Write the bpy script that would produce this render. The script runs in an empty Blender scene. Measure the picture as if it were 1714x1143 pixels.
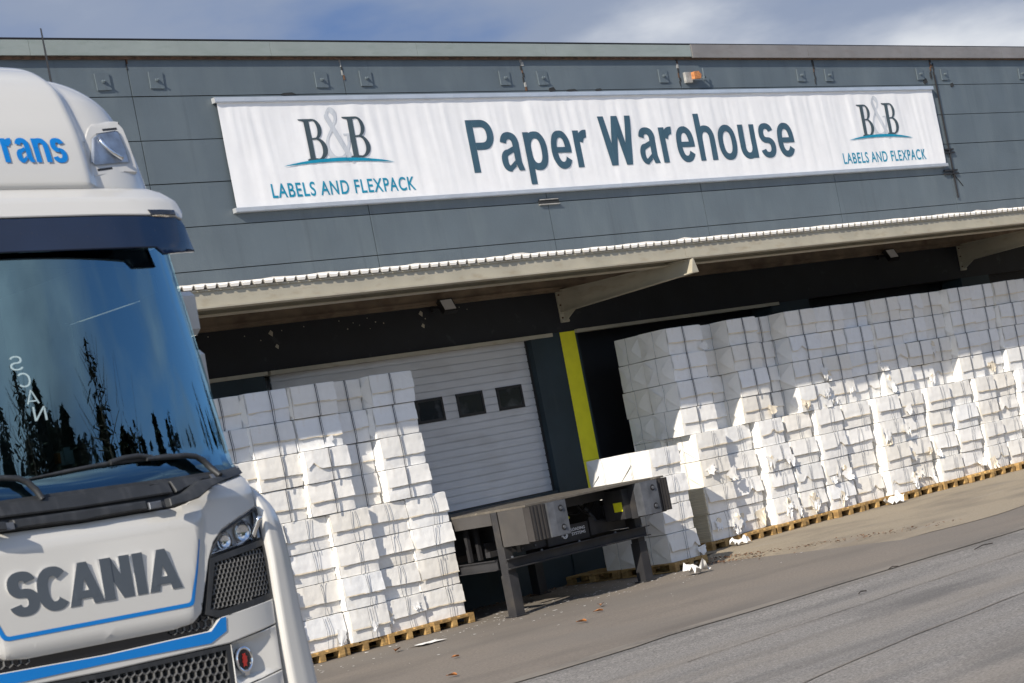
import bpy, bmesh, math, random
from mathutils import Vector, Matrix, noise
from mathutils.bvhtree import BVHTree
R = math.radians
C = bpy.context.scene.collection
scn = bpy.context.scene
rnd = random.Random(7)

# ------------------------------------------------------------------ camera
TH, AL = 0.19162, 0.77442            # roll of the camera, angle between facade and picture plane
ca, sa = math.cos(AL), math.sin(AL)
RV, FV, UV = Vector((ca, -0.0, 0)), Vector((0, 0, 0)), Vector((0, 0, 1))
RV = Vector((math.cos(AL), -math.sin(AL), 0))
FV = Vector((math.sin(AL), math.cos(AL), 0))
cx = math.cos(TH) * RV - math.sin(TH) * UV
cy = math.sin(TH) * RV + math.cos(TH) * UV
cz = -FV
cam = bpy.data.cameras.new('camera')
co = bpy.data.objects.new('camera', cam); C.objects.link(co)
m = Matrix.Identity(4)
for i in range(3):
    m[i][0], m[i][1], m[i][2] = cx[i], cy[i], cz[i]
m[0][3], m[1][3], m[2][3] = -19.975, -24.465, 2.252
co.matrix_world = m
cam.sensor_width = 36; cam.lens = 3400 * 36 / 1714
cam.shift_x = -37.1 / 1714; cam.shift_y = 191.4 / 1714
cam.dof.use_dof = True; cam.dof.focus_distance = 33; cam.dof.aperture_fstop = 9
cam.clip_start = .1; cam.clip_end = 3000
scn.camera = co

# ------------------------------------------------------------------ light
SUN_D = Vector((.933 * .854, .36 * .854, -.523)).normalized()      # direction the light travels
sun = bpy.data.lights.new('sun', 'SUN'); so = bpy.data.objects.new('sun', sun); C.objects.link(so)
sun.energy = 4.4; sun.angle = R(.53); sun.color = (1, .91, .78)
so.rotation_euler = SUN_D.to_track_quat('-Z', 'Y').to_euler()
SKYLOC = (4.01, 2.32, .2)
world = bpy.data.worlds.new('World'); scn.world = world; world.use_nodes = True
nt = world.node_tree; nt.nodes.clear()
def N(t, **k):
    n = nt.nodes.new(t)
    for a, b in k.items(): setattr(n, a, b)
    return n
sky = N('ShaderNodeTexSky', sky_type='NISHITA', sun_disc=False)
sky.sun_elevation = math.asin(-SUN_D.z)
sky.sun_rotation = math.atan2(-SUN_D.x, -SUN_D.y)
sky.air_density = .75; sky.dust_density = .25; sky.ozone_density = 4
tc = N('ShaderNodeTexCoord'); mp = N('ShaderNodeMapping'); mp.inputs['Scale'].default_value = (1, 1, 2.4)
mp.inputs['Location'].default_value = (.35, .1, .2)
n1 = N('ShaderNodeTexNoise'); n1.inputs['Scale'].default_value = 2.0; n1.inputs['Detail'].default_value = 9; n1.inputs['Roughness'].default_value = .52
n1.inputs['Distortion'].default_value = .5
rp = N('ShaderNodeValToRGB'); rp.color_ramp.elements[0].position = .41; rp.color_ramp.elements[1].position = .64
n2 = N('ShaderNodeTexNoise'); n2.inputs['Scale'].default_value = 4.5; n2.inputs['Detail'].default_value = 5
rc = N('ShaderNodeValToRGB'); rc.color_ramp.elements[0].position = .35; rc.color_ramp.elements[1].position = .7
rc.color_ramp.elements[0].color = (1.7, 1.9, 2.4, 1); rc.color_ramp.elements[1].color = (5.6, 5.7, 5.9, 1)
mx = N('ShaderNodeMixRGB'); bg = N('ShaderNodeBackground'); wo = N('ShaderNodeOutputWorld')
bg.inputs['Strength'].default_value = .14
L = nt.links.new
L(tc.outputs['Generated'], mp.inputs[0]); L(mp.outputs[0], n1.inputs['Vector']); L(n1.outputs['Fac'], rp.inputs[0])
L(mp.outputs[0], n2.inputs['Vector']); L(n2.outputs['Fac'], rc.inputs[0])
L(rp.outputs[0], mx.inputs[0]); L(sky.outputs[0], mx.inputs[1]); L(rc.outputs[0], mx.inputs[2])
# the northern half of the sky, away from the sun: deep blue between grey and white cloud
sx = N('ShaderNodeSeparateXYZ'); L(tc.outputs['Generated'], sx.inputs[0])
mr = N('ShaderNodeMapRange', interpolation_type='SMOOTHSTEP'); mr.inputs['From Min'].default_value = .05; mr.inputs['From Max'].default_value = .45
L(sx.outputs['Y'], mr.inputs['Value'])
mp2 = N('ShaderNodeMapping'); mp2.inputs['Scale'].default_value = (1, 1, 2.6); mp2.inputs['Location'].default_value = SKYLOC
n3 = N('ShaderNodeTexNoise'); n3.inputs['Scale'].default_value = 2.6; n3.inputs['Detail'].default_value = 8; n3.inputs['Roughness'].default_value = .5
r3 = N('ShaderNodeValToRGB'); r3.color_ramp.interpolation = 'EASE'
r3.color_ramp.elements[0].position = .40; r3.color_ramp.elements[0].color = (.5, 1.0, 2.2, 1)
r3.color_ramp.elements[1].position = .72; r3.color_ramp.elements[1].color = (4.6, 4.7, 4.8, 1)
e3 = r3.color_ramp.elements.new(.55); e3.color = (1.45, 1.75, 2.4, 1)
L(tc.outputs['Generated'], mp2.inputs[0]); L(mp2.outputs[0], n3.inputs['Vector']); L(n3.outputs['Fac'], r3.inputs[0])
mx2 = N('ShaderNodeMixRGB'); L(mr.outputs[0], mx2.inputs[0]); L(mx.outputs[0], mx2.inputs[1]); L(r3.outputs[0], mx2.inputs[2])
L(mx2.outputs[0], bg.inputs[0]); L(bg.outputs[0], wo.inputs[0])
scn.view_settings.view_transform = 'Standard'; scn.view_settings.look = 'None'
scn.view_settings.exposure = 0.5; scn.view_settings.gamma = 1
scn.cycles.max_bounces = 8; scn.cycles.transparent_max_bounces = 12

# ------------------------------------------------------------------ materials
def mat(name, col, rough=.6, metal=0., var=.12, vscale=3., bump=0., bscale=40., coat=0., col2=None, stretch=(1, 1, 1), detail=6., spec=.5, lo=.35, hi=.65, bdet=4.):
    mt = bpy.data.materials.new(name); mt.use_nodes = True
    t = mt.node_tree; b = t.nodes['Principled BSDF']
    b.inputs['Roughness'].default_value = rough; b.inputs['Metallic'].default_value = metal
    b.inputs['Coat Weight'].default_value = coat; b.inputs['Coat Roughness'].default_value = .06
    b.inputs['Specular IOR Level'].default_value = spec
    tcn = t.nodes.new('ShaderNodeTexCoord'); mpn = t.nodes.new('ShaderNodeMapping'); mpn.inputs['Scale'].default_value = stretch
    t.links.new(tcn.outputs['Object'], mpn.inputs[0])
    nz = t.nodes.new('ShaderNodeTexNoise'); nz.inputs['Scale'].default_value = vscale; nz.inputs['Detail'].default_value = detail
    t.links.new(mpn.outputs[0], nz.inputs['Vector'])
    r = t.nodes.new('ShaderNodeValToRGB'); r.color_ramp.elements[0].position = lo; r.color_ramp.elements[1].position = hi
    c2 = col2 or tuple(min(1, c * (1 + var)) for c in col)
    c1 = col if col2 else tuple(c * (1 - var) for c in col)
    r.color_ramp.elements[0].color = (*c1, 1); r.color_ramp.elements[1].color = (*c2, 1)
    t.links.new(nz.outputs['Fac'], r.inputs[0]); t.links.new(r.outputs[0], b.inputs['Base Color'])
    if bump:
        n = t.nodes.new('ShaderNodeTexNoise'); n.inputs['Scale'].default_value = bscale; n.inputs['Detail'].default_value = bdet
        t.links.new(mpn.outputs[0], n.inputs['Vector'])
        bp = t.nodes.new('ShaderNodeBump'); bp.inputs['Strength'].default_value = bump; bp.inputs['Distance'].default_value = .02
        t.links.new(n.outputs['Fac'], bp.inputs['Height']); t.links.new(bp.outputs[0], b.inputs['Normal'])
    return mt
def layer(mt, col, scale, lo, hi, stretch=(1, 1, 1), amt=1.):
    """lay a second noise-shaped stain over a material's colour"""
    t = mt.node_tree; b = t.nodes['Principled BSDF']; src = b.inputs['Base Color'].links[0].from_socket
    tcn = t.nodes.new('ShaderNodeTexCoord'); mpn = t.nodes.new('ShaderNodeMapping'); mpn.inputs['Scale'].default_value = stretch
    mpn.inputs['Location'].default_value = (3.1, 1.7, .4)
    nz = t.nodes.new('ShaderNodeTexNoise'); nz.inputs['Scale'].default_value = scale; nz.inputs['Detail'].default_value = 7
    r = t.nodes.new('ShaderNodeValToRGB'); r.color_ramp.elements[0].position = lo; r.color_ramp.elements[1].position = hi
    r.color_ramp.elements[1].color = (amt, amt, amt, 1)
    x = t.nodes.new('ShaderNodeMixRGB'); x.inputs[2].default_value = (*col, 1)
    t.links.new(tcn.outputs['Object'], mpn.inputs[0]); t.links.new(mpn.outputs[0], nz.inputs['Vector']); t.links.new(nz.outputs['Fac'], r.inputs[0])
    t.links.new(r.outputs[0], x.inputs[0]); t.links.new(src, x.inputs[1]); t.links.new(x.outputs[0], b.inputs['Base Color'])
    return mt
def vary(mt, lo, hi, c2=None):
    """every object gets its own shade of the material"""
    t = mt.node_tree; b = t.nodes['Principled BSDF']; src = b.inputs['Base Color'].links[0].from_socket
    oi = t.nodes.new('ShaderNodeObjectInfo'); r = t.nodes.new('ShaderNodeValToRGB')
    r.color_ramp.elements[0].color = (*(c2 or (lo, lo, lo)), 1); r.color_ramp.elements[1].color = (hi, hi, hi, 1)
    x = t.nodes.new('ShaderNodeMixRGB'); x.blend_type = 'MULTIPLY'; x.inputs[0].default_value = 1
    t.links.new(oi.outputs['Random'], r.inputs[0]); t.links.new(src, x.inputs[1]); t.links.new(r.outputs[0], x.inputs[2]); t.links.new(x.outputs[0], b.inputs['Base Color'])
    return mt
def glass(name, tint, ior=1.5, rough=.0, tintg=(1, 1, 1)):
    mt = bpy.data.materials.new(name); mt.use_nodes = True; t = mt.node_tree; t.nodes.clear()
    o = t.nodes.new('ShaderNodeOutputMaterial'); f = t.nodes.new('ShaderNodeFresnel'); f.inputs[0].default_value = ior
    g = t.nodes.new('ShaderNodeBsdfGlossy'); g.inputs['Roughness'].default_value = rough; g.inputs['Color'].default_value = (*tintg, 1)
    tr = t.nodes.new('ShaderNodeBsdfTransparent'); tr.inputs[0].default_value = (*tint, 1)
    x = t.nodes.new('ShaderNodeMixShader')
    t.links.new(f.outputs[0], x.inputs[0]); t.links.new(tr.outputs[0], x.inputs[1]); t.links.new(g.outputs[0], x.inputs[2]); t.links.new(x.outputs[0], o.inputs[0])
    return mt
M = {}
M['panel'] = layer(mat('painted_panel', (.094, .12, .14), .55, var=.06, vscale=1.2, bump=.12, bscale=25), (.125, .155, .172), 2.2, .5, .75, (1, 1, .25), .7)
layer(M['panel'], (.06, .075, .085), 3.0, .6, .8, (2.2, 1, .12), .5)
M['gap'] = mat('joint', (.02, .022, .024), .9)
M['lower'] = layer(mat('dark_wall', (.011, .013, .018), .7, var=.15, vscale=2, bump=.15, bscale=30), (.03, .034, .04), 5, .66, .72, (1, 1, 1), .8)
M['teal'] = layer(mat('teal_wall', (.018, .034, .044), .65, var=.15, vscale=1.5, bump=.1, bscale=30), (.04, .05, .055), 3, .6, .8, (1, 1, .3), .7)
M['green'] = layer(mat('coping_green', (.25, .285, .275), .5, var=.06, vscale=1.5), (.2, .24, .22), 3, .5, .8, (1, 1, 4), .7)
M['browngrey'] = layer(mat('coping_brown', (.2, .19, .185), .5, var=.1, vscale=1.5), (.16, .14, .13), 3, .5, .8, (1, 1, 4), .7)
M['dark'] = mat('dark_metal', (.012, .012, .014), .6, var=.2)
M['rust'] = mat('rust', (.09, .05, .03), .9, var=.4, vscale=12, bump=.5, bscale=60)
M['orange'] = mat('orange_brick', (.42, .17, .06), .8, var=.25, vscale=30, bump=.4)
M['conc'] = mat('concrete_grey', (.3, .3, .29), .9, var=.2, vscale=10, bump=.4)
M['steel_beige'] = layer(mat('beige_paint', (.42, .39, .31), .5, var=.08, vscale=2), (.3, .24, .16), 3.5, .55, .75, (1, 1, 3), .6)
M['wood_soffit'] = layer(mat('weathered_timber', (.19, .145, .1), .8, var=.2, vscale=3, stretch=(1, 1, 2)), (.1, .065, .042), 3, .5, .75, (.8, 1, 1.5), .8)
M['corr'] = layer(mat('white_sheet', (.72, .69, .64), .6, var=.05, vscale=4), (.5, .42, .33), 6, .62, .75, (1, 1, 1), .5)
M['doorpanel'] = layer(mat('door_panel', (.6, .61, .63), .4, var=.03, vscale=2, bump=.04, bscale=120), (.38, .37, .36), 1.2, .5, .8, (1, 1, 3), .5)
M['black'] = mat('black_rubber', (.012, .012, .013), .5, var=.2)
M['pane'] = mat('door_window', (.02, .024, .03), .06, var=.5, vscale=2.5, col2=(.16, .17, .19), lo=.5, hi=.8)
M['yellow'] = mat('yellow_paint', (.78, .74, .02), .5, var=.04, vscale=5)
M['banner'] = layer(mat('banner_cloth', (.76, .765, .78), .65, var=.015, vscale=6), (.7, .71, .73), 2.0, .45, .8, (1.2, 1, .2), .8)
M['ink'] = mat('slate_ink', (.035, .085, .125), .6, var=.03)
M['ink_dark'] = mat('dark_ink', (.045, .07, .085), .6, var=.03)
M['ink_teal'] = mat('teal_ink', (.0, .23, .37), .6, var=.03)
M['ink_grey'] = mat('pale_ink', (.5, .53, .57), .6, var=.03)
M['alu'] = mat('aluminium', (.62, .64, .66), .35, .6, var=.05)
M['paper'] = [layer(mat('paper_%s' % w, c, .85, var=.025, vscale=6, bump=.35, bscale=9, bdet=6), (.72, .66, .56), 5, .64, .8, (1, 1, 1), .5) for w, c in (('white', (.85, .845, .83)), ('cool', (.83, .84, .85)), ('warm', (.85, .83, .79)))]
M['cream'] = mat('pulp_cream', (.8, .71, .56), .9, var=.14, vscale=5, bump=.4, bscale=12)
M['sheets'] = mat('pulp_sheets', (.74, .66, .5), .9, var=.22, vscale=3, stretch=(.3, .3, 26), bump=.8, bscale=5)
for q in M['paper']: vary(q, .93, 1.03, (.95, .935, .9))
M['wire'] = mat('baling_wire', (.2, .215, .24), .5, .5, var=.1)
M['strap'] = mat('dark_wire', (.075, .085, .11), .5, .3, var=.1)
M['pencil'] = mat('pencil_line', (.3, .31, .34), .8)
M['pallet'] = layer(mat('pallet_wood', (.5, .32, .12), .8, var=.22, vscale=9, bump=.3, bscale=30, stretch=(1, 1, 3)), (.3, .17, .06), 5, .5, .75, (1, 1, 1), .7)
M['lev'] = layer(mat('leveller_steel', (.028, .028, .031), .5, .1, var=.15, vscale=4, bump=.05), (.075, .066, .055), 3, .5, .78, (1, 1, 1), .6)
M['levside'] = layer(mat('leveller_side', (.062, .058, .056), .5, .1, var=.08, vscale=4), (.085, .076, .066), 3, .5, .78, (1, 1, 1), .6)
M['levtop'] = layer(mat('leveller_deck', (.1, .088, .072), .7, var=.2, vscale=6), (.3, .26, .2), 6, .62, .72, (1, 1, 1), .9)
M['rubber'] = mat('laminated_rubber', (.03, .027, .026), .8, var=.5, vscale=3, stretch=(22, .2, .2), bump=.6, bscale=4)
M['bsteel'] = mat('galvanised', (.14, .15, .17), .4, .55, var=.2, vscale=6)
M['white'] = mat('white_mark', (.75, .75, .75), .6, var=.02)
M['floodface'] = mat('lamp_face', (.7, .7, .7), .2, var=.05)
vary(M['pallet'], .5, 1.08, (.52, .5, .5))
# ground
M['asphalt'] = mat('asphalt', (.135, .127, .117), .85, var=.0, vscale=42, col2=(.33, .31, .285), detail=5, bump=.5, bscale=60, lo=.38, hi=.66)
layer(M['asphalt'], (.085, .082, .078), 1.3, .48, .72, (.13, 1.3, 1), .6)
layer(M['asphalt'], (.25, .215, .172), .9, .44, .76, (.16, 1.0, 1), .65)
layer(M['asphalt'], (.07, .066, .062), .5, .56, .7, (.5, 1.4, 1), .55)
M['apron'] = layer(mat('old_asphalt', (.155, .133, .109), .85, var=.0, vscale=28, col2=(.24, .206, .17), bump=.3, bscale=80, lo=.3, hi=.7), (.105, .092, .079), .9, .48, .7, (.35, .9, 1), .7)
layer(M['apron'], (.2, .175, .145), 1.3, .6, .75, (.25, 1, 1), .5); layer(M['apron'], (.165, .148, .128), .35, .45, .65, (1, 1, 1), .6)
M['ramp'] = layer(mat('tan_concrete', (.25, .21, .152), .9, var=.0, vscale=30, col2=(.34, .286, .21), bump=.35, bscale=70, lo=.3, hi=.7), (.15, .127, .1), 1.0, .48, .72, (.5, 1, 1), .8)
layer(M['ramp'], (.31, .28, .24), 1.0, .56, .75, (.4, 2, 1), .6)
M['sealer'] = layer(mat('bitumen_joint', (.15, .134, .114), .8, var=.2, vscale=20), (.21, .186, .155), 2, .38, .58, (.6, 1, 1), 1.)
M['leaf'] = mat('dead_leaf', (.33, .13, .04), .8, var=.5, vscale=20)
M['litter'] = mat('leaf_litter', (.17, .09, .045), .9, var=.6, vscale=15)
M['twig'] = mat('twig', (.06, .05, .045), .9)
# truck
M['paint'] = mat('white_lacquer', (.53, .525, .505), .22, var=.012, vscale=2, coat=.6)
M['paint_lid'] = M['paint']
M['blue'] = mat('blue_film', (.0, .17, .52), .35, var=.02, coat=.3)
M['plastic'] = layer(mat('grey_plastic', (.022, .024, .027), .55, var=.15, vscale=8, bump=.1, bscale=150), (.05, .052, .056), 6, .5, .75, (3, 1, .6), .7)
M['gloss_black'] = mat('gloss_black', (.01, .011, .014), .12, var=.1, coat=.5)
M['mesh'] = mat('grille_plastic', (.09, .09, .09), .35, var=.1)
M['letterface'] = mat('badge_face', (.105, .125, .15), .35, .35, var=.03)
M['chrome'] = mat('chrome', (.8, .8, .8), .12, 1., var=.02)
M['red'] = mat('red_enamel', (.28, .02, .016), .3, var=.05, coat=.5)
M['smoke'] = layer(mat('visor_acrylic', (.007, .018, .05), .07, var=.1, coat=.0), (.03, .035, .05), 60, .66, .72, (1, 1, 1), .6)
M['wind'] = glass('windscreen_glass', (.42, .55, .54), 2.7, tintg=(.5, .82, 1.))
M['sidewin'] = glass('side_glass', (.5, .6, .6), 1.6)
M['lens'] = glass('lamp_lens', (.93, .95, .97), 1.5)
M['reflector'] = mat('reflector', (.72, .75, .8), .3, .25, var=.25, vscale=14)
M['trim'] = mat('cab_trim', (.11, .115, .12), .7, var=.1)
M['dash'] = mat('dash_plastic', (.035, .038, .04), .65, var=.15)
M['seat'] = mat('seat_fabric', (.1, .11, .115), .9, var=.15, vscale=30)
M['tyre'] = mat('tyre', (.015, .015, .015), .85, var=.2)
M['amber'] = mat('amber', (.7, .2, .02), .3)
M['ghost'] = mat('sticker_outline', (.36, .47, .5), .6)
M['bark'] = mat('bark', (.13, .09, .065), .9, var=.3)
M['leaves'] = mat('needles', (.085, .082, .042), .9, var=.5, vscale=.6)
M['grass'] = mat('rough_grass', (.05, .06, .025), .95, var=.4, vscale=2)
M['snowroof'] = mat('white_cladding', (.8, .8, .78), .7)

# ------------------------------------------------------------------ mesh helpers
class MB:
    def __init__(s): s.v = []; s.f = []; s.mi = []
    def add(s, vs, fs, mi=0):
        o = len(s.v); s.v += [tuple(v) for v in vs]; s.f += [tuple(i + o for i in f) for f in fs]; s.mi += [mi] * len(fs); return s
    def box(s, x0, x1, y0, y1, z0, z1, mi=0, mtx=None):
        vs = [(x, y, z) for x in (x0, x1) for y in (y0, y1) for z in (z0, z1)]
        if mtx: vs = [mtx @ Vector(v) for v in vs]
        return s.add(vs, [(0, 1, 3, 2), (4, 6, 7, 5), (0, 4, 5, 1), (2, 3, 7, 6), (0, 2, 6, 4), (1, 5, 7, 3)], mi)
    def tube(s, pts, r, n=6, mi=0, cap=True):
        pts = [Vector(p) for p in pts]; rs = r if isinstance(r, (list, tuple)) else [r] * len(pts)
        vs = []; up = None
        for i, p in enumerate(pts):
            t = (pts[min(i + 1, len(pts) - 1)] - pts[max(i - 1, 0)]).normalized()
            if up is None: up = Vector((0, 0, 1)) if abs(t.z) < .9 else Vector((1, 0, 0))
            a = t.cross(up).normalized(); b = a.cross(t).normalized(); up = b
            for k in range(n):
                q = 2 * math.pi * k / n
                vs.append(p + rs[i] * (math.cos(q) * a + math.sin(q) * b))
        fs = [(i * n + k, i * n + (k + 1) % n, (i + 1) * n + (k + 1) % n, (i + 1) * n + k) for i in range(len(pts) - 1) for k in range(n)]
        if cap: fs += [tuple(range(n))[::-1], tuple((len(pts) - 1) * n + k for k in range(n))]
        return s.add(vs, fs, mi)
    def prism(s, poly, y0, y1, mi=0, axis='y'):
        n = len(poly)
        if axis == 'y': vs = [(x, y0, z) for x, z in poly] + [(x, y1, z) for x, z in poly]
        elif axis == 'x': vs = [(y0, a, b) for a, b in poly] + [(y1, a, b) for a, b in poly]
        else: vs = [(a, b, y0) for a, b in poly] + [(a, b, y1) for a, b in poly]
        return s.add(vs, [tuple(range(n))[::-1], tuple(range(n, 2 * n))] + [(i, (i + 1) % n, (i + 1) % n + n, i + n) for i in range(n)], mi)
    def grid(s, nx, ny, fn, mi=0):
        vs = [fn(i / nx, j / ny) for j in range(ny + 1) for i in range(nx + 1)]
        return s.add(vs, [(j * (nx + 1) + i, j * (nx + 1) + i + 1, (j + 1) * (nx + 1) + i + 1, (j + 1) * (nx + 1) + i) for j in range(ny) for i in range(nx)], mi)
    def build(s, name, mats, parent=None, smooth=False, auto=None, fix=True):
        me = bpy.data.meshes.new(name); me.from_pydata(s.v, [], s.f)
        for mm in (mats if isinstance(mats, (list, tuple)) else [mats]): me.materials.append(mm)
        me.polygons.foreach_set('material_index', s.mi)
        if fix:
            b = bmesh.new(); b.from_mesh(me); bmesh.ops.recalc_face_normals(b, faces=b.faces[:]); b.to_mesh(me); b.free()
        if smooth: me.polygons.foreach_set('use_smooth', [True] * len(me.polygons))
        if smooth and auto: me.set_sharp_from_angle(angle=R(auto))
        o = bpy.data.objects.new(name, me); C.objects.link(o); o.parent = parent
        return o
def empty(name, loc=(0, 0, 0), rot=(0, 0, 0), parent=None):
    o = bpy.data.objects.new(name, None); C.objects.link(o); o.location = loc; o.rotation_euler = rot; o.parent = parent
    o.empty_display_size = .2; return o
def tag(o, label=None, cat=None, group=None, kind=None):
    if label: o['label'] = label
    if cat: o['category'] = cat
    if group: o['group'] = group
    if kind: o['kind'] = kind
    return o
def dup(o, parent=None):
    c = o.copy(); C.objects.link(c); c.parent = parent
    for ch in list(o.children): dup(ch, c)
    return c
def cut_grid(bm, step, zstep=None):
    xs = [v.co.x for v in bm.verts]; zs = [v.co.z for v in bm.verts]
    def cuts(a, b, st, no):
        k = math.ceil(a / st + .01)
        while k * st < b - .002:
            bmesh.ops.bisect_plane(bm, geom=bm.verts[:] + bm.edges[:] + bm.faces[:], dist=1e-5, plane_co=no * (k * st), plane_no=no); k += 1
    if step: cuts(min(xs), max(xs), step, Vector((1, 0, 0)))
    if zstep: cuts(min(zs), max(zs), zstep, Vector((0, 0, 1)))
def finish_panel(bm, fn, off, thick, bevel):
    """flat outline in X-Z -> laid on the surface fn, with turned-in edges"""
    for v in bm.verts: v.co.y = 0
    if bevel:
        bmesh.ops.inset_region(bm, faces=bm.faces[:], thickness=bevel, depth=0, use_boundary=True, use_even_offset=False)
    bnd = {v for e in bm.edges if e.is_boundary for v in e.verts}
    for v in bm.verts:
        v.co.y = fn(v.co.x, v.co.z) - off + (bevel * .8 if bevel and v in bnd else 0)
    if thick:
        r = bmesh.ops.extrude_edge_only(bm, edges=[e for e in bm.edges if e.is_boundary])
        for v in [g for g in r['geom'] if isinstance(g, bmesh.types.BMVert)]: v.co.y += thick
    bmesh.ops.recalc_face_normals(bm, faces=bm.faces[:])
    if sum(f.normal.y for f in bm.faces) > 0: bmesh.ops.reverse_faces(bm, faces=bm.faces[:])
def mirror_outline(pts):
    return list(pts) + [(-x, z) for x, z in reversed(pts) if x > 1e-6]
def panel(name, outline, fn, off, mt, parent, thick=.02, bevel=.006, step=.06, zstep=.08, sides=(1,), smooth=True, auto=35):
    bm = bmesh.new()
    for sgn in sides:
        vs = [bm.verts.new((sgn * x, 0, z)) for x, z in outline]
        bm.faces.new(vs if sgn > 0 else vs[::-1])
    bmesh.ops.triangulate(bm, faces=bm.faces[:])
    cut_grid(bm, step, zstep)
    bmesh.ops.remove_doubles(bm, verts=bm.verts[:], dist=1e-5)
    finish_panel(bm, fn, off, thick, bevel)
    me = bpy.data.meshes.new(name); bm.to_mesh(me); bm.free()
    me.materials.append(mt)
    if smooth:
        me.polygons.foreach_set('use_smooth', [True] * len(me.polygons)); me.set_sharp_from_angle(angle=R(auto))
    o = bpy.data.objects.new(name, me); C.objects.link(o); o.parent = parent; return o
def text_mesh(body, bold=0., spacing=1., res=6, shear=0.):
    cu = bpy.data.curves.new('txt', 'FONT'); cu.body = body; cu.offset = bold; cu.space_character = spacing; cu.resolution_u = res; cu.shear = shear
    cu.fill_mode = 'FRONT'
    o = bpy.data.objects.new('txt', cu); C.objects.link(o)
    dg = bpy.context.evaluated_depsgraph_get(); me = bpy.data.meshes.new_from_object(o.evaluated_get(dg))
    bpy.data.objects.remove(o); bpy.data.curves.remove(cu); return me
def lettering(name, body, box, fn, off, mt, parent, bold=0., spacing=1., step=None, zstep=None, thick=0., sidemat=None, res=6):
    """box = x0, x1, z0, z1 of the inked area"""
    me = text_mesh(body, bold, spacing, res)
    xs = [v.co.x for v in me.vertices]; ys = [v.co.y for v in me.vertices]
    x0, x1, z0, z1 = box; ax, bx, ay, by = min(xs), max(xs), min(ys), max(ys)
    bm = bmesh.new(); bm.from_mesh(me); bpy.data.meshes.remove(me)
    for v in bm.verts: v.co = Vector((x0 + (v.co.x - ax) / (bx - ax) * (x1 - x0), 0, z0 + (v.co.y - ay) / (by - ay) * (z1 - z0)))
    bmesh.ops.remove_doubles(bm, verts=bm.verts[:], dist=1e-5)
    if step: cut_grid(bm, step, zstep or step)
    nf = len(bm.faces)
    finish_panel(bm, fn, off, thick, 0)
    for f in bm.faces: f.material_index = 1 if (sidemat and abs(f.normal.y) < .5) else 0
    me = bpy.data.meshes.new(name); bm.to_mesh(me); bm.free(); me.materials.append(mt)
    if sidemat: me.materials.append(sidemat)
    o = bpy.data.objects.new(name, me); C.objects.link(o); o.parent = parent; return o
def flat_poly(name, polys, fn, off, mt, parent, step=None, zstep=None, thick=0.):
    bm = bmesh.new()
    for outline in polys:
        bm.faces.new([bm.verts.new((x, 0, z)) for x, z in outline])
    bmesh.ops.triangulate(bm, faces=bm.faces[:])
    if step: cut_grid(bm, step, zstep or step)
    finish_panel(bm, fn, off, thick, 0)
    me = bpy.data.meshes.new(name); bm.to_mesh(me); bm.free(); me.materials.append(mt)
    o = bpy.data.objects.new(name, me); C.objects.link(o); o.parent = parent; return o
def sstep(a, b, x):
    t = max(0, min(1, (x - a) / (b - a))); return t * t * (3 - 2 * t)
def nz(x, y, z): return noise.noise(Vector((x, y, z)))

# own grotesque letters, built from strokes (cap height 1)
def _ring(cx_, cy_, rx, ry, tx, ty, a0, a1, n=None):
    n = n or max(4, int(abs(a1 - a0) / 11)); o = []
    for i in range(n + 1):
        a = R(a0 + (a1 - a0) * i / n); c_, s_ = math.cos(a), math.sin(a)
        e = .88                                            # a little squarer than an ellipse
        c2 = math.copysign(abs(c_) ** e, c_); s2 = math.copysign(abs(s_) ** e, s_)
        o.append(((cx_ + rx * c2, cy_ + ry * s2), (cx_ + (rx - tx) * c2, cy_ + (ry - ty) * s2)))
    return [[o[i][0], o[i + 1][0], o[i + 1][1], o[i][1]] for i in range(n)]
def _rc(x0, y0, x1, y1): return [[(x0, y0), (x1, y0), (x1, y1), (x0, y1)]]
def _ess(w, top, m_, s, b_):
    ru = (top - m_ + b_ / 2) / 2; rl = (m_ + b_ / 2 + .015) / 2
    return [_ring(w * .49, top - ru, w * .47, ru, s, b_, 14, 275), _ring(w * .5, rl - .015, w * .5, rl, s, b_, 95, -166)]
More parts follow.
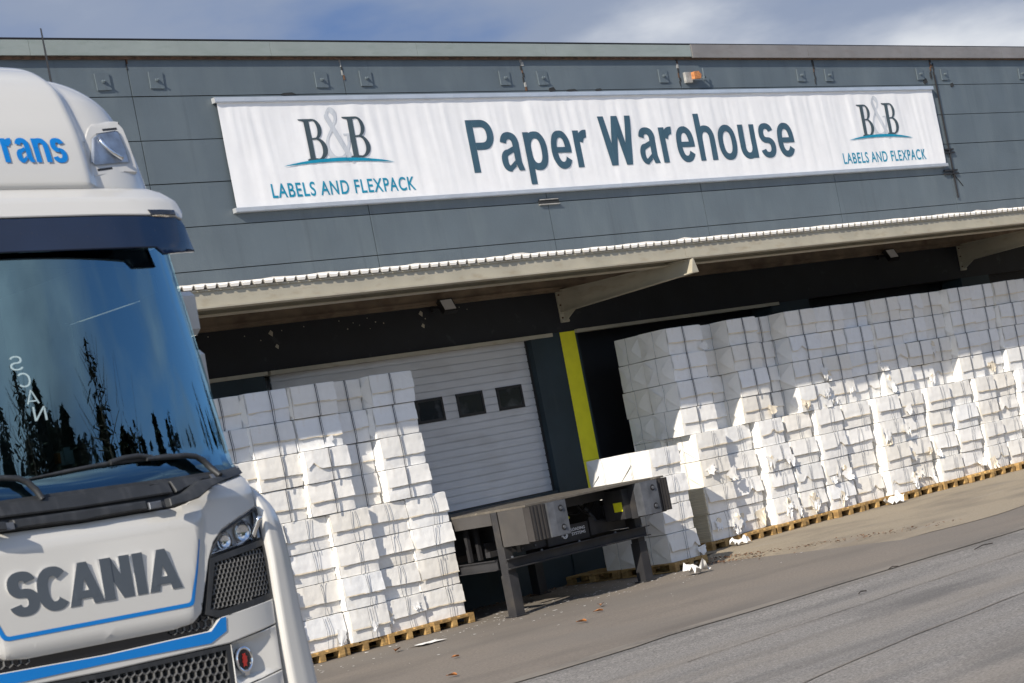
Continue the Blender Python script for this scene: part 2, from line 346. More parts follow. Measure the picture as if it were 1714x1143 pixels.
def glyph(ch, s, t):
    X = .735
    if ch == 'P': return .66, [_rc(0, 0, s, 1), _rc(s, 1 - t, .37, 1), _rc(s, .43, .37, .43 + t), _ring(.36, .715, .3, .285, s, t, 90, -90)]
    if ch == 'a': return .57, [_ring(.275, .5, .25, .25, s, t, 0, 168), _rc(.525 - s, .14, .525, .5), [[(.525 - s, .14), (.525, .16), (.575, 0), (.42, 0)]],
                               _ring(.205, .2, .205, .215, s * .95, t * .85, 90, 275), [[(.2, .415), (.525 - s, .47), (.525 - s, .36), (.2, .415 - t * .85)]], [[(.2, -.015), (.2, -.015 + t * .85), (.525 - s, .2), (.525 - s, .08)]]]
    if ch == 'p': return .6, [_rc(0, -.28, s, X), _ring(.3, .365, .3, .38, s, t, 0, 360)]
    if ch == 'e': return .58, [_ring(.29, .365, .29, .38, s, t, -4, 328), _rc(s * .6, .305, .575, .305 + t * .82)]
    if ch == 'r': return .39, [_rc(0, 0, s, X), _ring(.36, .44, .28, .305, s, t * 1.15, 84, 165)]
    if ch == 'W': 
        h = s * .53; P4 = ((h, 1), (.27, 0), (.49, 1), (.71, 0), (.98 - h, 1)); out = []
        for i in range(4):
            (x0, y0), (x1, y1) = P4[i], P4[i + 1]; out.append([[(x0 - h, y0), (x0 + h, y0), (x1 + h, y1), (x1 - h, y1)]])
        return .98, out
    if ch in 'hn': return .56, [_rc(0, 0, s, 1 if ch == 'h' else X), _ring(.28, .45, .28, .295, s, t, 180, 0), _rc(.56 - s, 0, .56, .46)]
    if ch == 'u': return .56, [_rc(0, .27, s, X), _ring(.28, .28, .28, .295, s, t, 180, 360), _rc(.56 - s, 0, .56, X)]
    if ch == 'o': return .62, [_ring(.31, .365, .31, .38, s, t, 0, 360)]
    if ch == 's': return .54, _ess(.54, .75, .375, s, t * .92)
    if ch == 'S': return .72, _ess(.72, 1.015, .51, s, t * .95)
    if ch == 'C': return .76, [_ring(.4, .5, .4, .515, s, t, 42, 318)]
    if ch == 'A':
        w = .86; h = s * .98
        return w, [[[(0, 0), (h, 0), (w / 2 + h * .42, 1), (w / 2 - h * .42, 1)]], [[(w - h, 0), (w, 0), (w / 2 + h * .42, 1), (w / 2 - h * .42, 1)]], _rc(w * .2, .15, w * .8, .15 + t * .85)]
    if ch == 'N': return .76, [_rc(0, 0, s, 1), _rc(.76 - s, 0, .76, 1), [[(0, 1), (s * 1.05, 1), (.76, 0), (.76 - s * 1.05, 0)]]]
    if ch == 'I': return s, [_rc(0, 0, s, 1)]
    if ch == 'T': return .64, [_rc(.32 - s / 2, 0, .32 + s / 2, 1 - t), _rc(0, 1 - t, .64, 1)]
    return .3, []
def grotesk(name, body, x0, x1, z0, z1, fn, off, mt, parent, s=.155, t=.125, gap=.1, step=None, zstep=None, thick=0., sidemat=None, mirror=False, kern=None):
    x = 0; items = []
    for k, ch in enumerate(body):
        w, st = glyph(ch, s, t)
        for q in st: items.append((x, q))
        x += w + (gap if ch != ' ' else 0) + ((kern or {}).get(body[k:k + 2], 0))
    tot = x - gap; sc = (x1 - x0) / tot; zs = z1 - z0
    bm = bmesh.new()
    for k, (ox, quads) in enumerate(items):
        b2 = bmesh.new()
        for q in quads:
            pts = [((x0 + (ox + a) * sc) if not mirror else (x1 - (ox + a) * sc), z0 + b_ * zs) for a, b_ in q]
            b2.faces.new([b2.verts.new((p, 0, r_)) for p, r_ in pts])
        bmesh.ops.remove_doubles(b2, verts=b2.verts[:], dist=1e-5)
        if step: cut_grid(b2, step, zstep)
        finish_panel(b2, fn, off + .0006 * (k % 7), thick, 0)
        if sidemat:
            for f in b2.faces: f.material_index = 1 if abs(f.normal.y) < .6 else 0
        tmp = bpy.data.meshes.new('t'); b2.to_mesh(tmp); b2.free(); bm.from_mesh(tmp); bpy.data.meshes.remove(tmp)
    me = bpy.data.meshes.new(name); bm.to_mesh(me); bm.free(); me.materials.append(mt)
    if sidemat: me.materials.append(sidemat)
    o = bpy.data.objects.new(name, me); C.objects.link(o); o.parent = parent; return o

# ------------------------------------------------------------------ ground
def gz(x, y): return .45 * sstep(-9.5, -21, y) if y < -9.5 else 0.
def sheet(name, xs, ys, z, mt, kind='structure'):
    b = MB(); nx, ny = len(xs) - 1, len(ys) - 1
    vs = [(x, y, gz(x, y) + z) for y in ys for x in xs]
    b.add(vs, [(j * (nx + 1) + i, j * (nx + 1) + i + 1, (j + 1) * (nx + 1) + i + 1, (j + 1) * (nx + 1) + i) for j in range(ny) for i in range(nx)])
    o = b.build(name, mt, smooth=True); tag(o, kind=kind); return o
sheet('ground', [-1200, -60, -30, -10, 10, 40, 1200], [-1200, -120, -40] + [-26 + .6 * i for i in range(30)] + [-8, 0, 60, 1200], -.012, M['asphalt'])
# old smooth asphalt strip in front of the warehouse, its outer edge a little ragged
b = MB(); nx = 120
top = [(-40 + 80 * i / nx, 0.0, 0.) for i in range(nx + 1)]
bot = [(x, -8.95 + .06 * nz(x * .5, 3, 0), -.004) for x, _, _ in top]
b.add(top + bot, [(i, i + 1, nx + 2 + i, nx + 1 + i) for i in range(nx)])
tag(b.build('dock_pavement', M['apron']), kind='structure')
# bitumen joint between the two surfaces
b = MB(); vs = []
for i in range(nx + 1):
    x = -40 + 80 * i / nx; y = -8.95 + .06 * nz(x * .5, 3, 0); w = .1 + .16 * abs(nz(x * .9, 7, 0))
    vs += [(x, y + w, .004), (x, y - w * .8, -.002)]
b.add(vs, [(2 * i, 2 * i + 2, 2 * i + 3, 2 * i + 1) for i in range(nx)])
tag(b.build('pavement_joint', M['sealer']), kind='structure')
def tar(pts, w):
    b = MB(); vs = []; n = len(pts) - 1; m_ = n * 14
    for i in range(m_ + 1):
        t = i / m_ * n; k = min(int(t), n - 1); f = t - k; x = pts[k][0] + (pts[k + 1][0] - pts[k][0]) * f; y = pts[k][1] + (pts[k + 1][1] - pts[k][1]) * f
        y += .05 * nz(x * 1.1, y, 0); ww = w * (.4 + .9 * abs(nz(x * 1.7, 3, 0)))
        vs += [(x, y + ww, gz(x, y + ww) - .006), (x, y - ww, gz(x, y - ww) - .006)]
    b.add(vs, [(2 * i, 2 * i + 2, 2 * i + 3, 2 * i + 1) for i in range(m_)]); tag(b.build('tar_seam', M['sealer']), kind='structure')
tar([(-9.5, -15.0), (-6, -14.2), (-1, -13.6), (6, -13.3)], .032); tar([(-5.5, -11.2), (0, -10.9), (7, -10.8)], .018)
# raised concrete ramp under the right-hand stacks
def ramp_pt(u, v):
    yf = -2.15 - v * (4.4 + .5 * nz(u * 9, 1, 0) + .5 * u)
    x = 5.05 + u * 30 - (1 - u) * .25 * v
    z = .1 * (1 - sstep(0, 1, v)) + .004
    if u < .001: x -= .2; z = -.004
    return (x, yf, z)
b = MB(); b.grid(60, 10, ramp_pt)
b.grid(60, 1, lambda u, v: (5.05 + u * 30, -2.15 * v, .104))
b.add([(5.05, 0, .104), (5.05, -2.15, .104), (4.9, -2.15, -.01), (4.9, 0, -.01)], [(0, 1, 2, 3)])
tag(b.build('concrete_ramp', M['ramp'], smooth=True, auto=40), kind='structure')

# ------------------------------------------------------------------ warehouse
wh = tag(empty('warehouse', (5, 0, 0)), 'grey panel-clad warehouse with a long canopy over its loading docks', 'warehouse')
def W(b, name, mats, parent=None, **k):
    o = b.build(name, mats, parent or wh, **k)
    if parent is None: o.location = (-5, 0, 0)
    return o
SEAMS = [-14.9, -10.8, -6.74, -2.68, 1.38, 5.45, 9.6, 13.8, 18.0, 22.1, 26.2, 30.3, 34.4]
ROWS = [5.3, 5.87, 6.53, 7.19, 7.84, 8.5, 9.12]
b = MB()
for i in range(len(SEAMS) - 1):
    for j in range(len(ROWS) - 1):
        dy = rnd.uniform(-.004, .004); g = .008
        b.box(SEAMS[i] + g, SEAMS[i + 1] - g, dy, .1, ROWS[j] + .007, ROWS[j + 1] - .007, 0)
b.box(-14.9, 34.4, .03, .4, 5.3, 9.12, 1)
W(b, 'wall_cladding', [M['panel'], M['gap']])
# crumbled joints at the top of the seams
for sx, z0, wd in ((1.38, 8.72, .05), (5.45, 8.5, .07), (9.6, 8.55, .06), (13.8, 8.55, .07), (18.0, 8.8, .1), (-2.68, 8.9, .05)):
    z = z0; b = MB()
    while z < 9.06:
        h = rnd.uniform(.04, .1); w = wd * rnd.uniform(.3, 1.) * (.4 + .6 * (z - z0 + .1) / .5); ox = rnd.uniform(-.025, .025)
        b.box(sx + ox - w / 2, sx + ox + w / 2, -.012, .02, z, min(z + h, 9.08), rnd.choice((0, 0, 1, 2))); z += h * .95
    W(b, 'broken_joint', [M['gap'], M['rust'], M['conc']])
for x, z, w, h in ((6.1, 8.5, .18, .06), (6.6, 8.49, .3, .03), (7.3, 8.49, .2, .035), (18.7, 8.47, .14, .07), (17.7, 8.56, .16, .09), (.2, 8.5, .3, .03), (17.95, 8.68, .06, .12), (18.1, 8.85, .05, .13)):
    b = MB(); b.prism([(x - w / 2, z), (x - w / 5, z - h * .5), (x + w / 2, z), (x + w / 4, z + h), (x - w / 3, z + h * .7)], -.012, .02, 0)
    W(b, 'chipped_edge', M['gap'])
# coping
b = MB(); cs = [-14.9, -10.5, -6.6, -4.3, -.05, 3.0, 6.05, 9.98]
for i in range(len(cs) - 1): b.box(cs[i] + .003, cs[i + 1] - .003, -.09, .5, 9.09 + .006 * nz(i, 0, 3), 9.31, 0)
cs = [9.99, 13.6, 17.2, 20.8, 25, 30, 34.4]
for i in range(len(cs) - 1): b.box(cs[i] + .003, cs[i + 1] - .003, -.1, .5, 9.07 + .006 * nz(i, 9, 3), 9.32, 1)
b.box(-14.9, 34.4, -.075, .5, 9.325, 9.345, 2); b.box(-14.9, 34.4, -.05, .3, 9.05, 9.085, 3)
W(b, 'coping', [M['green'], M['browngrey'], M['dark'], M['rust']])
b = MB(); b.box(-14.9, 34.4, .5, 30, 8.9, 9.2, 0); b.box(-14.9, -14.6, .4, 30, 0, 9.1, 1); b.box(34.1, 34.4, .4, 30, 0, 9.1, 1); b.box(-14.9, 34.4, 29.7, 30, 0, 9.1, 1)
W(b, 'roof_shell', [M['gap'], M['panel']])
for s in SEAMS[2:11]:
    for d in (-.47, .46):
        px = s + d
        if abs(px - 10.06) < .05: continue
        p = empty('anchor', (px - 5, 0, 8.73), parent=wh)
        b = MB(); b.box(-.12, .12, -.022, -.002, -.125, .125); p2 = b.build('anchor_plate', M['panel'], wh); p2.location = (px - 5, -.002, 8.73 + rnd.uniform(-.01, .01)); p2.rotation_euler = (0, rnd.uniform(-.04, .04), 0)
        b = MB(); b.tube([(0, -.02, 0), (0, -.05, 0)], .028, 8); b.tube([(0, -.05, 0), (0, -.085, 0)], .014, 6); b.build('anchor_bolt', M['panel'], p2)
        bpy.data.objects.remove(p)
# broken-out stub with an orange block, rods
b = MB()
b.box(9.72, 9.9, -.06, .02, 8.6, 8.8, 0); b.prism([(9.88, 8.65), (10.06, 8.66), (10.09, 8.74), (10.02, 8.8), (9.89, 8.79)], -.14, .0, 1)
b.tube([(10.16, -.12, 8.6), (10.18, -.12, 8.86)], .014, 6, 2); b.tube([(10.28, .02, 8.7), (10.28, -.1, 8.7)], .022, 6, 2)
b.tube([(9.8, -.14, 8.63), (10.2, -.14, 8.63)], .012, 6, 2)
W(b, 'wall_stub', [M['conc'], M['orange'], M['panel']])
b = MB(); b.box(5.22, 5.72, -.02, .02, 6.5, 6.57, 0); b.box(5.24, 5.7, -.035, -.02, 6.57, 6.585, 1); b.box(5.22, 5.72, -.05, .0, 6.485, 6.5, 1)
W(b, 'vent_slot', [M['gap'], M['conc']])
b = MB(); b.tube([(18.04, -.03, 8.78), (18.05, -.03, 8.4), (18.06, -.03, 6.0)], .02, 6)
for z in (7.03, 6.57):
    b.box(17.72, 18.22, -.05, -.01, z + .02, z + .05); b.box(17.7, 18.24, -.05, -.01, z - .05, z - .02)
b.tube([(18.1, -.02, 6.5), (18.35, -.02, 6.25)], .01, 5)
W(b, 'downlead', M['dark'])
# lower wall: lintel, pillars, dock bays
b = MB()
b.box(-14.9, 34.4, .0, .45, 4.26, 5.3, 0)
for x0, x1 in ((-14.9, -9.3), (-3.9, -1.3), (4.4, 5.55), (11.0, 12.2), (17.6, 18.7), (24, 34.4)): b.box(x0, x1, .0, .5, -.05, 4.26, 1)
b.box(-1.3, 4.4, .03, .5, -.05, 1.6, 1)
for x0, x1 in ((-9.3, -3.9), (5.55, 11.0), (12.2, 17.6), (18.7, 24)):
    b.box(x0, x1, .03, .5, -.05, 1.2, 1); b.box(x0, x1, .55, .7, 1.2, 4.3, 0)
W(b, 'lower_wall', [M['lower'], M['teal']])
b = MB()
for i in range(16):
    x = rnd.uniform(-2.2, 3.4); z = 4.93 - abs(rnd.gauss(0, .1)) - .03; s = rnd.uniform(.006, .014)
    b.prism([(x - s, z), (x + s * .4, z - s), (x + s, z + s * .3), (x, z + s)], -.003, .001)
for x, z, s in ((-1.02, 4.83, .05), (2.05, 4.86, .05), (2.05, 4.66, .04), (-.95, 4.62, .04)):
    b.prism([(x - s, z), (x + s * .4, z - s), (x + s * .8, z + s * .3), (x, z + s)], -.004, .001)
W(b, 'chipped_paint', M['steel_beige'])
b = MB(); b.box(-1.2, 4.9, -.05, .12, 4.2, 4.262, 0); b.box(5.5, 11.2, -.05, .12, 4.215, 4.275, 0); b.box(-9.4, -1.25, -.04, .12, 4.205, 4.262, 0)
W(b, 'door_lintel', M['steel_beige'])
b = MB(); b.box(-1.25, -.95, .3, .55, 3.2, 4.2, 0); b.box(-2.05, -1.95, .3, .5, 3.2, 4.2, 0); b.box(-1.8, -1.5, .25, .5, 3.3, 4.16, 0)
W(b, 'bay_frame', M['conc'])
b = MB(); b.prism([(5.1, 2.0), (5.49, 2.0), (5.49, 4.256), (5.12, 4.256)], -.006, .002); b.prism([(5.1, .6), (5.49, .6), (5.49, 1.996), (5.1, 1.996)], -.006, .002)
W(b, 'yellow_marking', M['yellow'])
# sectional door
door = empty('dock_door', (1.65 - 5, .16, 1.6), parent=wh)
b = MB(); z = 0.
while z < 2.66:
    big = int(round(z / .125)) % 5 == 0
    b.box(-2.72, 2.74, .0, .05, z + (.012 if big else .007), z + .125 - .007); z += .125
b.box(-2.72, 2.74, .022, .06, 0, 2.66)
b.build('door_leaf', M['doorpanel'], door)
for x in (-2.3, -1.4, -.49, .04 + .0, .95, 1.87):
    if -2.5 < x < -.4: continue
    f = MB(); zz = 1.5; w, h = .6, .39
    for a in ((x, x + w, zz, zz + .045), (x, x + w, zz + h - .045, zz + h), (x, x + .045, zz + .045, zz + h - .045), (x + w - .045, x + w, zz + .045, zz + h - .045)): f.box(a[0], a[1], -.018, .004, a[2], a[3])
    fo = f.build('door_window', M['black'], door)
    f = MB(); f.box(x + .045, x + w - .045, -.008, -.003, zz + .045, zz + h - .045); f.build('pane', M['pane'], fo)
b = MB(); b.box(-2.74, 2.76, -.015, .03, -.03, .02); b.box(2.74, 2.8, -.05, .05, -.02, 2.62); b.build('door_seal', M['black'], door)

# canopy
cn = empty('canopy', (5 - 5, -1.5, 5.2), parent=wh)
def cn_build(b, name, mats, **k):
    o = b.build(name, mats, cn, **k); o.location = (-5, 1.5, -5.2); return o
b = MB(); P = .187; x = -14.9; prof = []
while x < 34.4:
    prof += [(x, 0), (x + .11, 0), (x + .138, .05), (x + .159, .05)]; x += P
vs = []
for px, h in prof:
    jit = .012 * nz(px * 1.3, 0, 0)
    vs += [(px, -3.05 + jit, 5.219 + .45 * h + .005 * nz(px * 3, 2, 0)), (px, -3.05 + jit, 5.182 + h), (px, -.0, 5.6 + h), (px, 0, 5.57 + h)]
fs = []
for i in range(len(prof) - 1):
    a = 4 * i; c = a + 4
    fs += [(a, c, c + 1, a + 1), (a, a + 2, c + 2, c), (a + 1, c + 1, c + 3, a + 3)]
b.add(vs, fs); cn_build(b, 'roof_sheet', M['corr'])
b = MB(); n = 220; vs = []
for i in range(n + 1):
    px = -14.9 + 49.3 * i / n; vs += [(px, -.006, 5.58), (px, -.006, 5.675 + .03 * nz(px * 2.1, 5, 0) + .02 * nz(px * 9, 5, 0))]
b.add(vs, [(2 * i, 2 * i + 2, 2 * i + 3, 2 * i + 1) for i in range(n)]); cn_build(b, 'wall_flashing', M['corr'])
b = MB()   # edge channel: lip, web and flange
for x0, x1 in ((-14.9, -7.2), (-7.19, 5.28), (5.29, 17.74), (17.75, 34.4)):
    b.box(x0, x1, -3.0, -2.985, 4.95, 5.18); b.box(x0, x1, -3.07, -2.86, 4.925, 4.95); b.box(x0, x1, -3.02, -2.88, 5.155, 5.18)
cn_build(b, 'edge_beam', M['steel_beige'])
b = MB(); b.box(-14.9, 34.4, -.1, -.004, 4.955, 5.26); b.box(-14.9, 34.4, -.13, -.1, 5.0, 5.03); cn_build(b, 'wall_timber', M['wood_soffit'])
b = MB()
b.box(-14.9, 34.4, -2.56, -2.5, 4.9, 5.2); b.box(-14.9, 34.4, -2.64, -2.42, 4.885, 4.9)
cn_build(b, 'inner_beam', M['steel_beige'])
b = MB(); b.box(-14.9, 34.4, -1.25, -1.15, 5.15, 5.38); cn_build(b, 'purlin', M['steel_beige'])
def bracket(x):
    b = MB(); t = .008
    b.prism([(-.02, 4.97), (-3.1, 4.9), (-3.1, 4.69), (-.02, 4.6)], x - t, x + t, 0, 'x')      # tapered web
    for (y0, z0, y1, z1) in ((-.02, 4.6, -3.12, 4.685), (-.02, 4.975, -3.0, 4.905)):
        b.add([(x - .075, y0, z0 - .008), (x + .075, y0, z0 - .008), (x + .075, y1, z1 - .008), (x - .075, y1, z1 - .008), (x - .075, y0, z0 + .008), (x + .075, y0, z0 + .008), (x + .075, y1, z1 + .008), (x - .075, y1, z1 + .008)],
              [(0, 1, 2, 3), (4, 7, 6, 5), (0, 4, 5, 1), (2, 6, 7, 3), (1, 5, 6, 2), (0, 3, 7, 4)])
    b.prism([(x - .08, 4.69), (x + .08, 4.69), (x + .012, 4.91), (x - .012, 4.91)], -3.115, -3.1)
    b.box(x - .1, x + .1, -.025, -.001, 4.42, 4.99)
    b.prism([(-.025, 4.45), (-.07, 4.45), (-.32, 4.6), (-.025, 4.6)], x - .01, x + .01, 0, 'x')
    b.box(x - .09, x + .09, -.045, -.025, 4.43, 4.46)
    o = cn_build(b, 'canopy_bracket', M['steel_beige'])
    b = MB()
    for dx in (-.06, .06):
        for z in (4.5, 4.72, 4.9): b.tube([(x + dx, -.025, z), (x + dx, -.045, z)], .016, 6)
    r = b.build('bracket_bolts', M['rust'], o)
for x in (-7.2, 5.3, 17.75, 30.2): bracket(x)

# banner
bn = tag(empty('banner', (8.3, -.05, 6.7)), 'long white cloth banner with dark lettering stretched across the grey wall', 'banner')
def rip(x, z):
    a = .003 * math.sin(x * 5.2 + 1.3 * math.sin(x * .9) + .25 * z) + .006 * nz(x * 1.3, 0, z * .35) + .007 * nz(x * 4.5 + .4 * z, 4, z * .5) + .005 * nz(x * 11 + .8 * z, 6, z * .7)
    return -.055 + (a * 1.5 * (.5 + .5 * sstep(6.7, 8.4, z)) + .007 * nz(x * 3 + z * 4, 8, z * 3)) * sstep(8.42, 8.2, z) * (.3 + .7 * sstep(6.7, 6.9, z))
def bn_fix(o): o.location = (-8.3, .05, -6.7); return o
b = MB(); X0, X1 = -1.24, 17.8
b.grid(420, 14, lambda u, v: (X0 + (X1 - X0) * u, rip(X0 + (X1 - X0) * u, 6.75 + 1.63 * v), 6.75 + 1.63 * v))
bn_fix(b.build('banner_cloth', M['banner'], bn, smooth=True))
for z0, z1 in ((8.37, 8.45), (6.69, 6.76)):
    b = MB(); b.box(X0 - .05, X1 + .03, -.09, -.004, z0, z1); b.box(X0 - .05, X1 + .03, -.1, -.09, z0 + .012, z0 + .02)
    k = X0 + .5
    while k < X1:
        b.tube([(k, -.09, (z0 + z1) / 2), (k, -.096, (z0 + z1) / 2)], .008, 6); k += .62
    bn_fix(b.build('clamp_rail', M['alu'], bn))
bn_fix(grotesk('lettering', 'Paper Warehouse', 3.8, 12.64, 7.1, 8.0, rip, .006, M['ink'], bn, s=.168, t=.138, gap=.112, step=.12, zstep=.3))
def serif_B():
    """tall condensed serif B in a unit box, outer outline and two counters as strips of quads"""
    polys = []
    polys.append([(0, 0), (.62, 0), (.62, .035), (.42, .05), (.12, .05), (0, .03)])          # foot serif
    polys.append([(.12, .05), (.36, .05), (.36, .94), (.12, .94)])                              # stem
    polys.append([(-.12, 1.0), (-.1, .97), (.12, .94), (.36, .94), (.6, .96), (.5, 1.0)])
    def bowl(cx_, z0, z1, rx, tx, tz):
        n = 16; zc = (z0 + z1) / 2; rz = (z1 - z0) / 2
        out = [(cx_ + rx * math.sin(math.pi * i / n), zc + rz * math.cos(math.pi * i / n)) for i in range(n + 1)]
        inn = [(cx_ + (rx - tx) * math.sin(math.pi * i / n), zc + (rz - tz) * math.cos(math.pi * i / n)) for i in range(n + 1)]
        for i in range(n): polys.append([out[i], out[i + 1], inn[i + 1], inn[i]])
    bowl(.48, .5, 1.0, .4, .2, .035); bowl(.5, 0, .545, .5, .23, .04)
    polys.append([(.34, .965), (.48, .965), (.48, 1.0), (.34, .99)])
    polys.append([(.34, .5), (.5, .5), (.5, .545), (.34, .535)]); polys.append([(.34, 0), (.5, 0), (.5, .04), (.34, .045)])
    return polys
def ampersand():
    pts = [(.98, .05), (.8, .0), (.2, .78), (.16, .9), (.28, 1.0), (.44, .93), (.44, .8), (.3, .64), (.06, .42), (.0, .2), (.14, .03), (.36, .0), (.6, .08), (.78, .28), (.84, .48)]
    from mathutils import geometry
    fine = []
    for i in range(len(pts) - 1):
        p0 = Vector(pts[max(i - 1, 0)]); p1 = Vector(pts[i]); p2 = Vector(pts[i + 1]); p3 = Vector(pts[min(i + 2, len(pts) - 1)])
        for k in range(6):
            t = k / 6; fine.append(.5 * ((2 * p1) + (p2 - p0) * t + (2 * p0 - 5 * p1 + 4 * p2 - p3) * t * t + (3 * p1 - 3 * p2 + p3 - p0) * t ** 3))
    fine.append(Vector(pts[-1])); polys = []; q = []
    for i, p in enumerate(fine):
        t = (fine[min(i + 1, len(fine) - 1)] - fine[max(i - 1, 0)]).normalized(); w = .035 + .045 * abs(t.x * .6 - t.y * .8) ** 2
        nn = Vector((-t.y, t.x)); q.append((p + nn * w, p - nn * w))
    for i in range(len(q) - 1): polys.append([q[i][0], q[i + 1][0], q[i + 1][1], q[i][1]])
    polys.append([(.66, .47), (1.0, .47), (1.0, .51), (.66, .51)])
    return polys
def place(polys, x0, z0, w, h): return [[(x0 + a * w, z0 + b_ * h) for a, b_ in p] for p in polys]
for dx, dz in ((0, 0), (14.68, 0)):
    lg = MB()
    o = bn_fix(flat_poly('ampersand', place(ampersand(), .74, 7.44, .56, .79), rip, .006, M['ink_grey'], bn, .15, .2)); o.location.x += dx
    # the ripple follows the shifted place
    def ripd(x, z, d=dx): return rip(x + d, z)
    for v in o.data.vertices: v.co.y = ripd(v.co.x, v.co.z) - .006
    for x_, z_ in ((.29, 7.43), (1.18, 7.45)):
        bb = flat_poly('monogram', place(serif_B(), x_, z_, .44, .66), ripd, .009, M['ink_dark'], bn, .15, .2); bn_fix(bb); bb.location.x += dx
    n = 24; up = []; lo = []
    for i in range(n + 1):
        t = i / n; x = -.21 + 2.28 * t; zc = 7.34 + .1 * math.sin(math.pi * min(1, t * .93 + .04)) ** .8; th = .045 * math.sin(math.pi * t) ** .7
        up.append((x, zc + th * .4)); lo.append((x, zc - th * .9))
    bb = flat_poly('swoosh', [[up[i], up[i + 1], lo[i + 1], lo[i]] for i in range(n)], ripd, .012, M['ink_teal'], bn, .15, None); bn_fix(bb); bb.location.x += dx
    bb = lettering('tagline', 'LABELS AND FLEXPACK', (-.53, 2.42, 6.875, 7.1), ripd, .006, M['ink_teal'], bn, bold=.012, spacing=1.12, step=.1, zstep=.3); bn_fix(bb); bb.location.x += dx

# floodlights on the lintel
for i, (x, lab) in enumerate(((2.3, 'small black floodlight on the dark lintel above the dock door'), (14.73, 'small black floodlight on the dark wall above the long bale row'))):
    f = tag(empty('floodlight', (x, -.004, 4.92)), lab, 'floodlight', 'floodlights under the canopy')
    b = MB(); b.box(-.03, .03, -.05, 0, -.06, .06); b.tube([(0, -.04, 0), (.05, -.22, -.02)], .014, 6); b.build('wall_bracket', M['black'], f)
    mm = Matrix.Translation((.09, -.28, -.02)) @ Matrix.Rotation(R(-12), 4, 'Z') @ Matrix.Rotation(R(-32), 4, 'X')
    b = MB(); b.box(-.13, .13, -.045, .045, -.13, .13, 0, mm); b.build('lamp_housing', M['black'], f)
    b = MB(); b.box(-.105, .105, -.051, -.046, -.1, .1, 0, mm); b.build('lamp_glass', M['floodface'], f)

# ------------------------------------------------------------------ dock leveller
lv = tag(empty('dock_leveller', (1.68, -1.7, 0)), 'black steel dock leveller on legs in front of the white sectional door', 'dock leveller')
DX = .03
def LV(b, name, mats, **k):
    o = b.build(name, mats, lv, **k); o.location = (-1.68 + DX, 1.7, 0); return o
b = MB(); b.box(.15, 3.16, -2.95, -.02, 1.55, 1.585); b.box(.15, 3.16, -3.48, -2.955, 1.555, 1.583); LV(b, 'platform', M['levtop'])
for x in (.15, 3.14):
    b = MB(); b.box(x, x + .02, -2.72, -.05, 1.37, 1.548); LV(b, 'side_skirt', M['levside'])
b = MB(); b.box(.18, 3.13, -2.93, -2.9, 1.4, 1.548); b.box(.2, 3.1, -.3, -.05, .8, 1.548)
b.box(.9, 2.5, -2.6, -.3, 1.46, 1.54); b.box(.9, .96, -2.7, -.3, .95, 1.46); b.box(2.44, 2.5, -2.7, -.3, .95, 1.46)
b.box(3.11, 3.13, -2.7, -.3, .87, 1.36); LV(b, 'under_frame', M['lev'])
for x0, x1, s in ((.15, .86, 1), (2.5, 3.16, -1)):
    b = MB(); b.box(x0, x1, -3.42, -2.86, 1.03, 1.553)
    o = LV(b, 'bumper_box', M['levside'] if s > 0 else M['lev'])
    b = MB(); n = 9; xa, xb = (x0 + .005, x0 + .33) if s > 0 else (x1 - .3, x1 - .005)
    for i in range(n):
        w = (xb - xa) / n; b.box(xa + i * w, xa + (i + .86) * w, -3.55 - .01 * (i % 2), -3.42, 1.05, 1.55)
    b.build('rubber_pad', M['rubber'], o)
    b = MB(); xa, xb = (x0 + .335, x0 + .7) if s > 0 else (x0 + .01, x1 - .305)
    b.box(xa, xb, -3.58, -3.42, 1.05, 1.552); b.prism([(xa - .0, -3.58), (xa + .12, -3.6), (xb, -3.6), (xb, -3.58)], 1.05, 1.552, 0, 'z')
    p = b.build('bumper_plate', M['bsteel'], o)
    b = MB(); xm = (xa + xb) / 2 + .06
    for z in (1.16, 1.44):
        b.tube([(xm, -3.598, z), (xm, -3.604, z)], .05, 12, 0); b.tube([(xm, -3.604, z), (xm, -3.625, z)], .026, 6, 1)
    b.build('bolt', [M['dark'], M['bsteel']], p)
b = MB(); b.box(2.36, 2.5, -3.3, -2.88, 1.05, 1.5); LV(b, 'lip_keeper', M['lev'])
b = MB(); b.box(2.345, 2.356, -3.27, -3.1, 1.17, 1.31); LV(b, 'warning_sticker', M['yellow'])
for x, y in ((.15, -2.88), (2.98, -2.88), (.2, -.5), (2.98, -.5)):
    b = MB(); b.box(x, x + .15, y, y + .15, .6, 1.55); b.box(x - .012, x + .162, y - .012, y + .162, .02, .62); b.box(x - .05, x + .2, y - .05, y + .2, .004, .02)
    LV(b, 'leg', M['lev'])
b = MB(); b.box(.1, 3.12, -2.95, -2.93, .72, .86); b.box(.06, 3.13, -3.03, -2.9, .845, .86); b.box(.06, 3.13, -3.03, -2.9, .705, .72); LV(b, 'front_beam', M['lev'])
for x in (.13, 3.1):
    b = MB(); b.box(x, x + .02, -2.7, -.4, .72, .85); b.box(x - .04, x + .06, -2.7, -.4, .85, .862); b.box(x - .04, x + .06, -2.7, -.4, .708, .72); LV(b, 'side_beam', M['lev'])
b = MB()
for x in (.35, .55): b.box(x, x + .06, -1.9, -1.84, .86, 1.4)
b.box(.7, .95, -1.9, -1.7, .9, 1.1); b.box(.3, 3.0, -2.4, -2.3, .9, .98); LV(b, 'cross_frame', M['lev'])
b = MB(); b.box(.55, 2.85, -2.8, -2.72, .9, 1.1); b.box(1.1, 2.0, -2.83, -2.8, .88, 1.13); b.box(2.02, 2.14, -2.85, -2.8, .9, 1.18); o = LV(b, 'lip_box', M['lev'])
fl = lambda x, z: -2.835
lettering('maker_name', 'LOADING', (1.62, 1.92, 1.03, 1.075), fl, 0, M['white'], o, bold=.02)
